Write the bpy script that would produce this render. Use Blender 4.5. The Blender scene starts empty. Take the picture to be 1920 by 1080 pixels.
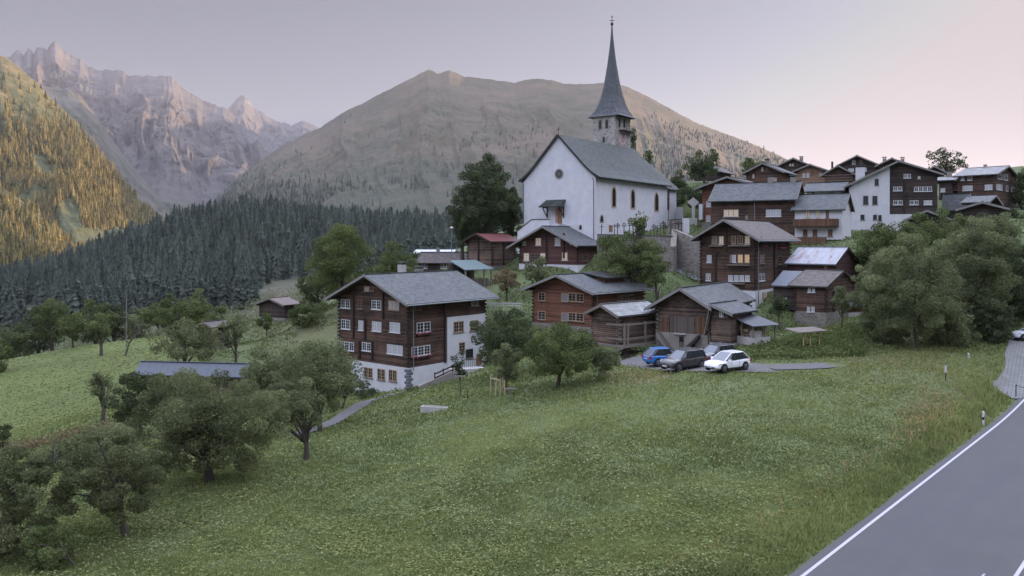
import bpy, math, random
import numpy as np
from math import radians as R, sin, cos, pi
from mathutils import Vector, Matrix, noise as mnoise

sc = bpy.context.scene
# ------------------------------------------------------------------ camera, sky, sun, exposure
FPX, CX, HY = 1500.0, 960.0, 450.0          # focal length, centre column and horizon row, in pixels of the 1920x1080 photograph
cam = bpy.data.cameras.new('camera'); cam_o = bpy.data.objects.new('camera', cam)
sc.collection.objects.link(cam_o); sc.camera = cam_o
cam.sensor_width = 36.0; cam.lens = 36.0 * FPX / 1920.0
cam.shift_y = -(540.0 - HY) / 1920.0
cam_o.location = (0, 0, 0); cam_o.rotation_euler = (pi / 2, 0, 0)
cam.clip_start = 0.5; cam.clip_end = 60000.0

SUN_AZ, SUN_EL = R(56), R(8.6)
SUN_DIR = Vector((sin(SUN_AZ) * cos(SUN_EL), cos(SUN_AZ) * cos(SUN_EL), sin(SUN_EL)))
world = bpy.data.worlds.new("World"); sc.world = world; world.use_nodes = True
wn = world.node_tree.nodes; wl = world.node_tree.links
bg = wn['Background']
sky = wn.new('ShaderNodeTexSky'); sky.sky_type = 'NISHITA'; sky.sun_disc = False
sky.sun_elevation = SUN_EL; sky.sun_rotation = SUN_AZ
sky.altitude = 1200; sky.air_density = 1.0; sky.dust_density = 2.5; sky.ozone_density = 2.0
hs = wn.new('ShaderNodeHueSaturation'); hs.inputs['Saturation'].default_value = 0.30
wl.new(sky.outputs[0], hs.inputs['Color'])
tint = wn.new('ShaderNodeMix'); tint.data_type = 'RGBA'; tint.blend_type = 'MULTIPLY'; tint.inputs[0].default_value = 1.0
tint.inputs[7].default_value = (0.91, 0.905, 1.03, 1)
wl.new(hs.outputs[0], tint.inputs[6])
# sky dimmed low and boosted overhead to light the shaded ground: elevation curve, then the glow round the sun is held down
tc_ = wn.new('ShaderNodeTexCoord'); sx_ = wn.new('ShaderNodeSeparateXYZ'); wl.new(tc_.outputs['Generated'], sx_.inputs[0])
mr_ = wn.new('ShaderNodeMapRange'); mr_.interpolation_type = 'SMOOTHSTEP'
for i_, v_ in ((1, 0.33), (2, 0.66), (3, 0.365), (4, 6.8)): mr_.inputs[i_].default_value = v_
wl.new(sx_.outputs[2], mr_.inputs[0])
mn_ = wn.new('ShaderNodeMix'); mn_.data_type = 'RGBA'; mn_.blend_type = 'DARKEN'; mn_.inputs[0].default_value = 1.0
SKY_CAP = (5.1, 4.55, 4.65, 1); mn_.inputs[7].default_value = SKY_CAP
wl.new(tint.outputs[2], mn_.inputs[6])
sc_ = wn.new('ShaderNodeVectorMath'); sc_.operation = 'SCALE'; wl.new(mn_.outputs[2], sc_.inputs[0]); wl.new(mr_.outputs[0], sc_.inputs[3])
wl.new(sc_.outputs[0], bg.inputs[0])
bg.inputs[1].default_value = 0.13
sun = bpy.data.lights.new('sun', 'SUN'); sun.energy = 5.0; sun.angle = R(0.53); sun.color = (1.0, 0.66, 0.36)
sun_o = bpy.data.objects.new('sun', sun); sc.collection.objects.link(sun_o)
sun_o.rotation_euler = SUN_DIR.to_track_quat('Z', 'Y').to_euler()
vs = sc.view_settings; vs.view_transform = 'Standard'; vs.look = 'None'; vs.gamma = 1.0; vs.use_curve_mapping = False
vs.exposure = 1.28
cy = sc.cycles
cy.max_bounces = 6; cy.diffuse_bounces = 2; cy.glossy_bounces = 2; cy.transmission_bounces = 3; cy.transparent_max_bounces = 6
cy.volume_bounces = 1; cy.sample_clamp_indirect = 3.0
cy.use_denoising = True

# ------------------------------------------------------------------ helpers
rng = np.random.default_rng(7)
def P(px, py, D): return Vector(((px - CX) / FPX * D, D, (HY - py) / FPX * D))
def link(o, parent=None):
    sc.collection.objects.link(o)
    if parent is not None: o.parent = parent
    return o
def tag(o, label=None, cat=None, group=None, kind=None):
    if label: o['label'] = label
    if cat: o['category'] = cat
    if group: o['group'] = group
    if kind: o['kind'] = kind
    return o
def empty(name, label, cat, loc=(0, 0, 0), rz=0.0, group=None):
    o = bpy.data.objects.new(name, None); link(o); o.empty_display_size = 0.5
    o.location = loc; o.rotation_euler = (0, 0, rz)
    return tag(o, label, cat, group)
def copy_tree(o, parent=None):
    c = o.copy(); sc.collection.objects.link(c); c.parent = parent
    for ch in list(o.children): copy_tree(ch, c)
    return c

class MB:
    """collects faces and makes ONE mesh object of them"""
    def __init__(s): s.v = []; s.f = []; s.uv = []
    def poly(s, pts, uv=None):
        n = len(s.v); s.v += [tuple(p) for p in pts]; s.f.append(tuple(range(n, n + len(pts))))
        s.uv += list(uv) if uv else [(0, 0)] * len(pts)
    def box(s, x0, x1, y0, y1, z0, z1):
        p = [(x0, y0, z0), (x1, y0, z0), (x1, y1, z0), (x0, y1, z0), (x0, y0, z1), (x1, y0, z1), (x1, y1, z1), (x0, y1, z1)]
        s.hexa(p)
    def hexa(s, p):
        for q in ((3, 2, 1, 0), (4, 5, 6, 7), (0, 1, 5, 4), (1, 2, 6, 5), (2, 3, 7, 6), (3, 0, 4, 7)): s.poly([p[i] for i in q])
    def bar(s, a, b, w, h=None):
        a = Vector(a); b = Vector(b); d = (b - a).normalized(); h = h or w
        u = d.cross(Vector((0, 0, 1)))
        if u.length < 1e-3: u = Vector((1, 0, 0))
        u.normalize(); t = u.cross(d).normalized(); u *= w / 2; t *= h / 2
        s.hexa([a - u - t, a + u - t, b + u - t, b - u - t, a - u + t, a + u + t, b + u + t, b - u + t])
    def tube(s, pts, rad, n=7, cap=True):
        pts = [Vector(p) for p in pts]; rings = []; base = len(s.v)
        for i, p in enumerate(pts):
            d = (pts[min(i + 1, len(pts) - 1)] - pts[max(i - 1, 0)]).normalized()
            u = d.cross(Vector((0.13, 0.21, 1)) if abs(d.z) < .95 else Vector((1, 0, 0))).normalized(); t = d.cross(u)
            r = rad[i] if hasattr(rad, '__len__') else rad
            s.v += [tuple(p + (u * cos(2 * pi * k / n) + t * sin(2 * pi * k / n)) * r) for k in range(n)]
        for i in range(len(pts) - 1):
            for k in range(n):
                a = base + i * n + k; b = base + i * n + (k + 1) % n
                s.f.append((a, b, b + n, a + n)); s.uv += [(0, 0)] * 4
        if cap:
            s.f.append(tuple(base + k for k in range(n))[::-1]); s.uv += [(0, 0)] * n
            o = base + (len(pts) - 1) * n
            s.f.append(tuple(o + k for k in range(n))); s.uv += [(0, 0)] * n
    def lathe(s, c, prof, n=16, ax='z'):
        base = len(s.v)
        for r, h in prof:
            for k in range(n):
                a = 2 * pi * k / n
                if ax == 'z': q = (c[0] + r * cos(a), c[1] + r * sin(a), c[2] + h)
                elif ax == 'y': q = (c[0] + r * cos(a), c[1] + h, c[2] + r * sin(a))
                else: q = (c[0] + h, c[1] + r * cos(a), c[2] + r * sin(a))
                s.v.append(q)
        for i in range(len(prof) - 1):
            for k in range(n):
                a = base + i * n + k; b = base + i * n + (k + 1) % n
                s.f.append((a, b, b + n, a + n)); s.uv += [(0, 0)] * 4
    def build(s, name, mat, parent=None, smooth=False, label=None):
        me = bpy.data.meshes.new(name); me.from_pydata(s.v, [], s.f)
        uvl = me.uv_layers.new(name='UVMap'); uvl.data.foreach_set('uv', np.array(s.uv, dtype=np.float32).ravel())
        if mat: me.materials.append(mat)
        if smooth: me.polygons.foreach_set('use_smooth', [True] * len(me.polygons))
        o = bpy.data.objects.new(name, me); link(o, parent)
        if label: o['label'] = label
        return o

def np_mesh(name, verts, faces, mat, k=4, attr=None, smooth=False, col=None):
    """verts (N,3) array, faces (M,k) array; attr: per-face float 'tint'; col: per-vertex rgba 'zone'"""
    me = bpy.data.meshes.new(name); M_ = len(faces)
    me.vertices.add(len(verts)); me.vertices.foreach_set('co', verts.astype(np.float32).ravel())
    me.loops.add(M_ * k); me.loops.foreach_set('vertex_index', faces.astype(np.int32).ravel())
    me.polygons.add(M_); me.polygons.foreach_set('loop_start', np.arange(0, M_ * k, k, dtype=np.int32))
    if smooth: me.polygons.foreach_set('use_smooth', np.ones(M_, dtype=bool))
    if attr is not None:
        a = me.attributes.new('tint', 'FLOAT', 'FACE'); a.data.foreach_set('value', attr.astype(np.float32))
    if col is not None:
        a = me.attributes.new('zone', 'FLOAT_COLOR', 'POINT'); a.data.foreach_set('color', col.astype(np.float32).ravel())
    me.update(calc_edges=True); me.validate()
    if mat: me.materials.append(mat)
    return bpy.data.objects.new(name, me)

# numpy value noise / fbm
def _h(ix, iy, s):
    h = (ix.astype(np.int64) * 374761393 + iy.astype(np.int64) * 668265263 + s * 974711) & 0x7fffffff
    h = ((h ^ (h >> 13)) * 1274126177) & 0x7fffffff
    return ((h ^ (h >> 16)) & 0xffff) / 65535.0
def vnoise(x, y, s=0):
    ix = np.floor(x); iy = np.floor(y); fx = x - ix; fy = y - iy
    fx = fx * fx * (3 - 2 * fx); fy = fy * fy * (3 - 2 * fy)
    return (_h(ix, iy, s) * (1 - fx) + _h(ix + 1, iy, s) * fx) * (1 - fy) + (_h(ix, iy + 1, s) * (1 - fx) + _h(ix + 1, iy + 1, s) * fx) * fy
def fbm(x, y, o=5, s=0, g=0.5, ridged=False):
    t = np.zeros_like(x, dtype=float); a = 1.0; n = 0.0
    for i in range(o):
        v = vnoise(x * 2 ** i + 17.3 * i, y * 2 ** i - 9.1 * i, s + i)
        t += a * ((1 - abs(2 * v - 1)) if ridged else v); n += a; a *= g
    return t / n

# ------------------------------------------------------------------ materials
class NT:
    def __init__(s, name):
        s.m = bpy.data.materials.new(name); s.m.use_nodes = True; s.t = s.m.node_tree
        s.b = s.t.nodes['Principled BSDF']; s.out = s.t.nodes['Material Output']
        s.b.inputs['Specular IOR Level'].default_value = 0.25
    def n(s, typ, **kw):
        n = s.t.nodes.new('ShaderNode' + typ)
        for k, v in kw.items():
            if hasattr(n, k): setattr(n, k, v)
        return n
    def l(s, a, b): s.t.links.new(a, b)
    def val(s, a, sock):
        if hasattr(a, 'is_output'): s.l(a, sock)
        else: sock.default_value = a
    def math(s, op, a, b=0.0, c=0.0):
        n = s.n('Math'); n.operation = op
        for i, v in enumerate((a, b, c)): s.val(v, n.inputs[i])
        return n.outputs[0]
    def mix(s, f, a, b, mode='MIX'):
        n = s.n('Mix'); n.data_type = 'RGBA'; n.blend_type = mode
        s.val(f, n.inputs[0]); s.val(c4(a), n.inputs[6]); s.val(c4(b), n.inputs[7])
        return n.outputs[2]
    def coord(s, kind='Object', scale=(1, 1, 1)):
        t = s.n('TexCoord'); m = s.n('Mapping'); m.inputs['Scale'].default_value = scale
        s.l(t.outputs[kind], m.inputs[0]); return m.outputs[0]
    def noise(s, vec, scale, detail=4, rough=0.6, dist=0.0):
        n = s.n('TexNoise'); s.l(vec, n.inputs['Vector'])
        n.inputs['Scale'].default_value = scale; n.inputs['Detail'].default_value = detail
        n.inputs['Roughness'].default_value = rough; n.inputs['Distortion'].default_value = dist
        return n.outputs['Fac']
    def ramp(s, f, lo, hi, a=(0, 0, 0), b=(1, 1, 1)):
        n = s.n('ValToRGB'); e = n.color_ramp.elements
        e[0].position = lo; e[1].position = hi; e[0].color = c4(a); e[1].color = c4(b)
        s.l(f, n.inputs[0]); return n.outputs[0]
    def bump(s, h, strength=0.5, dist=0.05):
        n = s.n('Bump'); n.inputs['Strength'].default_value = strength; n.inputs['Distance'].default_value = dist
        s.l(h, n.inputs['Height']); s.l(n.outputs[0], s.b.inputs['Normal'])
    def done(s, col, rough=0.8):
        s.val(c4(col), s.b.inputs['Base Color']); s.val(rough, s.b.inputs['Roughness']); return s.m
def c4(c):
    if hasattr(c, 'is_output') or not hasattr(c, '__len__'): return c
    return tuple(c) + (1,) if len(c) == 3 else tuple(c)

def m_plain(name, col, rough=0.7, metal=0.0, var=0.12, scale=3.0):
    t = NT(name); f = t.noise(t.coord(), scale, 5)
    c = t.mix(f, [x * (1 - var) for x in col], [min(1, x * (1 + var)) for x in col])
    t.b.inputs['Metallic'].default_value = metal
    return t.done(c, rough)
def m_logs(name, dark, light, h=0.2, wear=0.5):
    t = NT(name); tc = t.n('TexCoord'); sp = t.n('SeparateXYZ'); t.l(tc.outputs['Object'], sp.inputs[0])
    zz = t.math('DIVIDE', sp.outputs[2], h); idx = t.math('FLOOR', zz); fr = t.math('FRACT', zz)
    wn_ = t.n('TexWhiteNoise', noise_dimensions='1D'); t.l(idx, wn_.inputs['W'])
    st = t.noise(t.coord(scale=(1.0, 1.0, 9.0)), 1.6, 6, 0.7)
    big = t.noise(t.coord(scale=(1, 1, 1.5)), 0.35, 3)
    f = t.math('ADD', t.math('MULTIPLY', wn_.outputs[0], 0.35), t.math('MULTIPLY', st, 0.75))
    f = t.math('ADD', f, t.math('MULTIPLY', t.math('SUBTRACT', big, 0.5), 1.1 * wear + .4))
    c = t.mix(t.ramp(f, 0.30, 0.95), [x * 1.5 for x in dark], [x * 1.5 for x in light])
    prof = t.math('SINE', t.math('MULTIPLY', fr, pi))
    gap = t.ramp(prof, 0.0, 0.35, (0.28, 0.28, 0.28), (1, 1, 1))
    c = t.mix(1.0, c, gap, 'MULTIPLY')
    hgt = t.math('ADD', t.math('POWER', prof, 0.4), t.math('MULTIPLY', st, 0.25))
    t.bump(hgt, 0.8, 0.06)
    return t.done(c, 0.85)
def m_planks(name, dark, light, w=0.18):
    t = NT(name); tc = t.n('TexCoord'); sp = t.n('SeparateXYZ'); t.l(tc.outputs['Object'], sp.inputs[0])
    s = t.math('DIVIDE', t.math('ADD', sp.outputs[0], sp.outputs[1]), w); idx = t.math('FLOOR', s); fr = t.math('FRACT', s)
    wn_ = t.n('TexWhiteNoise', noise_dimensions='1D'); t.l(idx, wn_.inputs['W'])
    st = t.noise(t.coord(scale=(6, 6, 0.8)), 2.0, 5)
    c = t.mix(t.math('ADD', t.math('MULTIPLY', wn_.outputs[0], 0.5), t.math('MULTIPLY', st, 0.5)), dark, light)
    gap = t.ramp(t.math('SINE', t.math('MULTIPLY', fr, pi)), 0.0, 0.25, (0.3, 0.3, 0.3), (1, 1, 1))
    return t.done(t.mix(1.0, c, gap, 'MULTIPLY'), 0.85)
def m_plaster(name, col, dirt=0.25):
    t = NT(name); v = t.coord()
    f = t.noise(v, 0.8, 6, 0.65); g = t.noise(t.coord(scale=(2.5, 2.5, 0.35)), 1.2, 5)
    c = t.mix(t.ramp(f, 0.35, 0.7), [x * (1 - dirt * .5) for x in col], col)
    c = t.mix(t.math('MULTIPLY', t.ramp(g, 0.5, 0.75), dirt), c, [x * 0.72 for x in col])
    t.bump(t.noise(v, 9, 4), 0.25, 0.03)
    return t.done(c, 0.9)
def m_stone(name, a, b, mortar, scale=2.2):
    t = NT(name); v = t.coord(scale=(1, 1, 1.6))
    vo = t.n('TexVoronoi'); vo.inputs['Scale'].default_value = scale; t.l(v, vo.inputs['Vector'])
    ve = t.n('TexVoronoi', feature='DISTANCE_TO_EDGE'); ve.inputs['Scale'].default_value = scale; t.l(v, ve.inputs['Vector'])
    sp = t.n('SeparateXYZ'); t.l(vo.outputs['Color'], sp.inputs[0])
    c = t.mix(sp.outputs[0], a, b); c = t.mix(t.math('MULTIPLY', t.noise(t.coord(), 1.3, 5), 0.4), c, [x * .5 for x in a])
    e = t.ramp(ve.outputs['Distance'], 0.02, 0.09)
    t.bump(e, 0.6, 0.05)
    return t.done(t.mix(e, mortar, c), 0.9)
def m_slate(name, a, b, w=0.45, h=0.3, lichen=0.3, lc=(0.16, 0.17, 0.12)):
    t = NT(name); tc = t.n('TexCoord'); br = t.n('TexBrick'); t.l(tc.outputs['UV'], br.inputs['Vector'])
    br.inputs['Scale'].default_value = 1.0; br.inputs['Brick Width'].default_value = w; br.inputs['Row Height'].default_value = h
    br.inputs['Mortar Size'].default_value = 0.018; br.inputs['Mortar Smooth'].default_value = 0.4; br.inputs['Bias'].default_value = 0.0
    br.inputs['Color1'].default_value = c4(a); br.inputs['Color2'].default_value = c4(b); br.inputs['Mortar'].default_value = c4([x * .35 for x in a])
    f = t.noise(t.coord(), 0.5, 6, 0.7); g = t.noise(t.coord(), 3.5, 5, 0.7)
    c = t.mix(t.math('MULTIPLY', t.ramp(f, 0.42, 0.7), lichen), br.outputs[0], lc)
    c = t.mix(t.math('MULTIPLY', t.ramp(g, 0.45, 0.75), 0.35), c, [x * .5 for x in a])
    t.bump(t.math('SUBTRACT', g, br.outputs['Fac']), 0.6, 0.03)
    return t.done(c, 0.72)
def m_metalroof(name, a, rust=0.0, rc=(0.16, 0.06, 0.03), w=0.9):
    t = NT(name); tc = t.n('TexCoord'); sp = t.n('SeparateXYZ'); t.l(tc.outputs['UV'], sp.inputs[0])
    fr = t.math('FRACT', t.math('DIVIDE', sp.outputs[0], w)); seam = t.ramp(fr, 0.0, 0.07, (0.5, 0.5, 0.5), (1, 1, 1))
    m = t.n('Mapping'); m.inputs['Scale'].default_value = (1.0, 0.22, 1); t.l(tc.outputs['UV'], m.inputs[0])
    f = t.noise(m.outputs[0], 1.1, 7, 0.75)
    c = t.mix(t.noise(t.coord(), 1.2, 4), [x * .8 for x in a], a)
    c = t.mix(t.math('MULTIPLY', t.ramp(f, 0.5, 0.62), rust), c, rc)
    c = t.mix(1.0, c, seam, 'MULTIPLY')
    return t.done(c, 0.5)
def m_leaf(name, dark, light, trans=0.35):
    t = NT(name); a = t.n('Attribute'); a.attribute_name = 'tint'
    big = t.noise(t.coord(), 0.45, 3)
    f = t.math('ADD', t.math('MULTIPLY', a.outputs['Fac'], 0.75), t.math('MULTIPLY', t.math('SUBTRACT', big, 0.35), 0.8))
    g_ = lambda c_: [w_ * 1.6 * (.8 * x + .2 * sum(c_) / 3) for x, w_ in zip(c_, (1.14, 1.02, .74))]
    c = t.mix(t.ramp(f, 0.05, 1.0), g_(dark), g_(light))
    d = t.n('BsdfDiffuse'); tr = t.n('BsdfTranslucent'); t.l(c, d.inputs[0]); t.l(c, tr.inputs[0])
    mx = t.n('MixShader'); mx.inputs[0].default_value = trans
    t.l(d.outputs[0], mx.inputs[1]); t.l(tr.outputs[0], mx.inputs[2]); t.l(mx.outputs[0], t.out.inputs[0])
    t.t.nodes.remove(t.b); return t.m
def m_glass(name, col=(0.02, 0.023, 0.028), rough=0.08, spec=0.6):
    t = NT(name); t.b.inputs['Specular IOR Level'].default_value = spec; return t.done(col, rough)
def m_emit(name, col, strength):
    t = NT(name); t.b.inputs['Emission Color'].default_value = c4(col); t.b.inputs['Emission Strength'].default_value = strength
    return t.done([x * .5 for x in col], 0.6)
def m_paint(name, col, metal=0.0):
    t = NT(name); t.b.inputs['Coat Weight'].default_value = 0.6; t.b.inputs['Coat Roughness'].default_value = 0.08
    t.b.inputs['Metallic'].default_value = metal; t.b.inputs['Specular IOR Level'].default_value = .5
    return t.done(t.mix(t.noise(t.coord(), 8, 3), [x * .95 for x in col], col), 0.35)

M = {}
M['log_dark'] = m_logs('dark larch logs', (0.020, 0.013, 0.011), (0.105, 0.062, 0.043))
M['log_black'] = m_logs('blackened logs', (0.018, 0.014, 0.013), (0.062, 0.045, 0.038))
M['log_red'] = m_logs('reddish larch logs', (0.060, 0.027, 0.018), (0.17, 0.077, 0.048), wear=0.2)
M['log_plum'] = m_logs('plum brown logs', (0.036, 0.017, 0.016), (0.10, 0.050, 0.044), wear=0.2)
M['log_grey'] = m_logs('weathered grey logs', (0.034, 0.025, 0.021), (0.155, 0.105, 0.08), wear=0.8)
M['log_light'] = m_logs('light brown logs', (0.11, 0.068, 0.045), (0.22, 0.14, 0.10), wear=0.1)
M['beam'] = m_plain('dark beam', (0.040, 0.026, 0.021), 0.85, var=0.4)
M['beam_grey'] = m_plain('grey weathered beam', (0.17, 0.145, 0.125), 0.85, var=0.35)
M['beam_pale'] = m_plain('pale new timber', (0.42, 0.33, 0.22), 0.8, var=0.2)
M['plank'] = m_planks('brown planks', (0.05, 0.027, 0.018), (0.19, 0.105, 0.065))
M['plank_grey'] = m_planks('grey planks', (0.06, 0.048, 0.042), (0.16, 0.13, 0.11))
M['soffit'] = m_plain('roof underside boards', (0.10, 0.065, 0.045), 0.85, var=0.3)
M['white'] = m_plaster('white lime plaster', (0.56, 0.56, 0.575))
M['church_white'] = m_plaster('church limewash', (0.60, 0.60, 0.63), 0.3)
M['grey_plaster'] = m_plaster('grey render', (0.27, 0.245, 0.22), 0.5)
M['stone'] = m_stone('rubble stone', (0.16, 0.145, 0.125), (0.30, 0.275, 0.24), (0.22, 0.20, 0.18))
M['stone_tower'] = m_stone('tower masonry', (0.24, 0.22, 0.20), (0.46, 0.43, 0.40), (0.38, 0.36, 0.34), 1.7)
M['slate'] = m_slate('grey slate', (0.080, 0.087, 0.094), (0.135, 0.142, 0.148))
M['slate_church'] = m_slate('green grey church slate', (0.056, 0.064, 0.062), (0.100, 0.108, 0.104), .4, .3, .5, (0.10, 0.12, 0.10))
M['slate_brown'] = m_slate('brown grey shingles', (0.088, 0.078, 0.072), (0.155, 0.135, 0.124), 0.4, 0.3, 0.3, (0.13, 0.09, 0.07))
M['slate_light'] = m_slate('pale stone slabs', (0.20, 0.205, 0.205), (0.30, 0.305, 0.30), 0.6, 0.45)
M['spire'] = m_slate('spire shingles', (0.085, 0.09, 0.10), (0.12, 0.125, 0.135), 0.35, 0.35, 0.1)
M['tin'] = m_metalroof('rusty tin', (0.33, 0.34, 0.38), 0.85)
M['tin_blue'] = m_metalroof('blue grey sheet', (0.125, 0.14, 0.165), 0.1)
M['tin_teal'] = m_metalroof('teal sheet', (0.26, 0.36, 0.36), 0.1)
M['tin_red'] = m_metalroof('dull red sheet', (0.22, 0.085, 0.085), 0.35)
M['tin_rust'] = m_metalroof('brown rusty sheet', (0.15, 0.11, 0.10), 0.5)
M['tin_white'] = m_metalroof('white sheet', (0.62, 0.64, 0.70), 0.05)
M['trim'] = m_plain('grey fascia board', (0.20, 0.19, 0.18), 0.8)
M['frame_white'] = m_plain('white window paint', (0.50, 0.50, 0.50), 0.5, var=0.05)
M['frame_brown'] = m_plain('brown window paint', (0.22, 0.12, 0.075), 0.6, var=0.2)
M['frame_tan'] = m_plain('tan window surround', (0.36, 0.25, 0.16), 0.7, var=0.2)
M['glass'] = m_glass('window glass')
M['curtain'] = m_plain('pale curtain behind glass', (0.38, 0.38, 0.40), 0.25, var=0.35, scale=5)
M['lit'] = m_emit('lit window', (1.0, 0.66, 0.36), 0.10)
M['lit_pale'] = m_emit('pale lit window', (1.0, 0.90, 0.74), 0.06)
M['shutter_grey'] = m_plain('grey shutter', (0.17, 0.165, 0.18), 0.7)
M['flower_red'] = m_plain('red geranium', (0.30, 0.06, 0.08), 0.8, var=0.7, scale=30)
M['metal_dark'] = m_plain('dark metal', (0.05, 0.05, 0.055), 0.45, 0.6)
M['pipe'] = m_plain('grey zinc pipe', (0.20, 0.21, 0.22), 0.5, 0.4)
M['asphalt_patch'] = m_plain('dark asphalt', (0.06, 0.06, 0.06), 0.9)
M['concrete'] = m_plain('pale concrete', (0.38, 0.36, 0.34), 0.9, var=0.3, scale=2)
M['paint_line'] = m_plain('white road paint', (0.42, 0.41, 0.43), 0.7, var=0.15, scale=6)
M['bark'] = m_plain('bark', (0.075, 0.062, 0.052), 0.95, var=0.5, scale=6)
M['bark_pale'] = m_plain('pale dead wood', (0.17, 0.145, 0.125), 0.95, var=0.4, scale=6)
M['black'] = m_plain('black', (0.012, 0.012, 0.013), 0.5)
M['leaf_mid'] = m_leaf('mid green leaves', (0.028, 0.046, 0.022), (0.105, 0.150, 0.070))
M['leaf_dark'] = m_leaf('dark green leaves', (0.022, 0.036, 0.024), (0.072, 0.105, 0.062))
M['leaf_light'] = m_leaf('light green leaves', (0.036, 0.058, 0.024), (0.112, 0.155, 0.068))
M['leaf_olive'] = m_leaf('olive apple leaves', (0.034, 0.048, 0.028), (0.125, 0.158, 0.098))
M['leaf_grey'] = m_leaf('grey green leaves', (0.045, 0.062, 0.040), (0.140, 0.185, 0.115))
M['leaf_brown'] = m_leaf('brownish twigs and leaves', (0.055, 0.045, 0.035), (0.17, 0.14, 0.105))
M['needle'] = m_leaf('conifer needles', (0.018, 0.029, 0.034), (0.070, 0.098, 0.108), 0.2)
M['needle_sun'] = m_leaf('larch and pine needles painted sunlit', (0.028, 0.034, 0.016), (0.23, 0.20, 0.092), 0.2)  # warm sunlight put into the needle colour, brighter than the other conifers
M['grass_blade'] = m_leaf('meadow plants', (0.058, 0.088, 0.036), (0.165, 0.215, 0.09), 0.4)
M['turf_blade'] = m_leaf('short turf', (0.048, 0.062, 0.022), (0.080, 0.096, 0.036), 0.3)
M['grass_pale'] = m_leaf('pale meadow leaves and flowers', (0.10, 0.135, 0.075), (0.24, 0.28, 0.17), 0.4)
M['grass_dry'] = m_leaf('dry grass', (0.13, 0.095, 0.055), (0.30, 0.235, 0.15), 0.4)
# ------------------------------------------------------------------ land
#FOOT#
FOOT = [(766,734,88.0),(909,687,97.6),(636,727,95.8),(781,659,105.4),(1113,621,92.0),(1207,608,99.2),(1000,610,98.5),(1096,599,105.7),(1160,678,80.0),(1229,663,84.0),(1110,668,82.7),(1179,653,86.6),(1330,695,79.0),(1406,649,89.6),(1234,686,82.1),(1318,631,92.6),(1369,656,77.2),(1410,647,80.7),(1333,652,78.5),(1375,644,82.0),(1412,650,76.5),(1454,647,77.9),(1370,644,79.1),(1411,640,80.5),(1416,580,96.0),(1481,558,107.0),(1313,556,100.1),(1386,536,111.1),(1083,510,116.0),(1126,503,120.6),(975,504,123.0),(1019,495,127.5),(923,508,124.0),(966,503,128.3),(877,507,127.3),(920,498,131.6),(901,540,112.0),(923,539,113.9),(858,538,114.8),(881,537,116.7),(876,518,136.0),(889,516,140.1),(784,517,138.1),(800,515,142.2),(848,495,146.0),(858,494,149.5),(778,494,147.5),(789,493,151.0),(533,601,140.0),(557,598,142.6),(486,598,143.1),(510,595,145.8),(402,657,118.0),(430,653,120.4),(373,654,119.7),(402,650,122.1),(455,753,98.0),(470,746,100.1),(262,751,99.9),(281,741,102.0),(1490,464,121.0),(1506,458,128.9),(1334,461,126.9),(1359,452,134.9),(1420,434,130.0),(1447,428,136.6),(1317,435,135.2),(1347,429,141.8),(1579,449,117.0),(1596,449,123.4),(1490,449,120.6),(1511,449,126.9),(1758,426,134.0),(1737,428,143.5),(1593,427,138.2),(1583,428,147.7),(1867,393,146.0),(1906,396,154.1),(1794,394,150.8),(1837,397,158.9),(1344,340,172.0),(1371,345,179.5),(1302,342,174.9),(1329,346,182.3),(1466,353,150.0),(1490,358,157.5),(1399,355,153.8),(1425,360,161.2),(1514,337,184.0),(1527,341,191.8),(1462,338,187.1),(1476,343,194.9),(1547,348,170.0),(1559,352,177.8),(1492,350,173.0),(1507,354,180.8),(1598,353,158.0),(1609,357,165.8),(1546,354,160.6),(1559,359,168.4),(1640,341,178.0),(1643,346,186.1),(1574,343,181.2),(1579,347,189.3),(1699,341,166.0),(1698,346,174.1),(1647,343,168.3),(1649,347,176.4),(1784,370,150.0),(1799,372,153.2),(1761,371,151.6),(1776,372,154.8),(1768,345,170.0),(1764,350,178.1),(1735,346,171.4),(1733,351,179.5),(1808,407,138.0),(1813,407,139.4),(1776,408,139.8),(1781,408,141.2),(1845,407,132.0),(1870,410,141.2),(1813,408,133.6),(1839,410,142.9),(1776,449,112.0),(1784,449,119.6),(1704,449,114.6),(1716,449,122.2),(1883,438,114.0),(1884,439,121.6),(1802,439,116.8),(1808,439,124.5),(1566,538,98.0),(1606,533,104.5),(1478,535,101.7),(1523,530,108.2),(1548,616,87.0),(1606,596,93.2),(1492,611,89.4),(1551,579,95.6),(1493,583,91.0),(1525,579,94.2),(1450,580,92.9),(1482,576,96.2),(1591,593,91.0),(1617,592,91.7),(1579,591,92.0),(1605,590,92.6),(1117,443,121.0),(1251,444,141.3),(982,444,128.8),(1128,444,149.2)]
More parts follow.
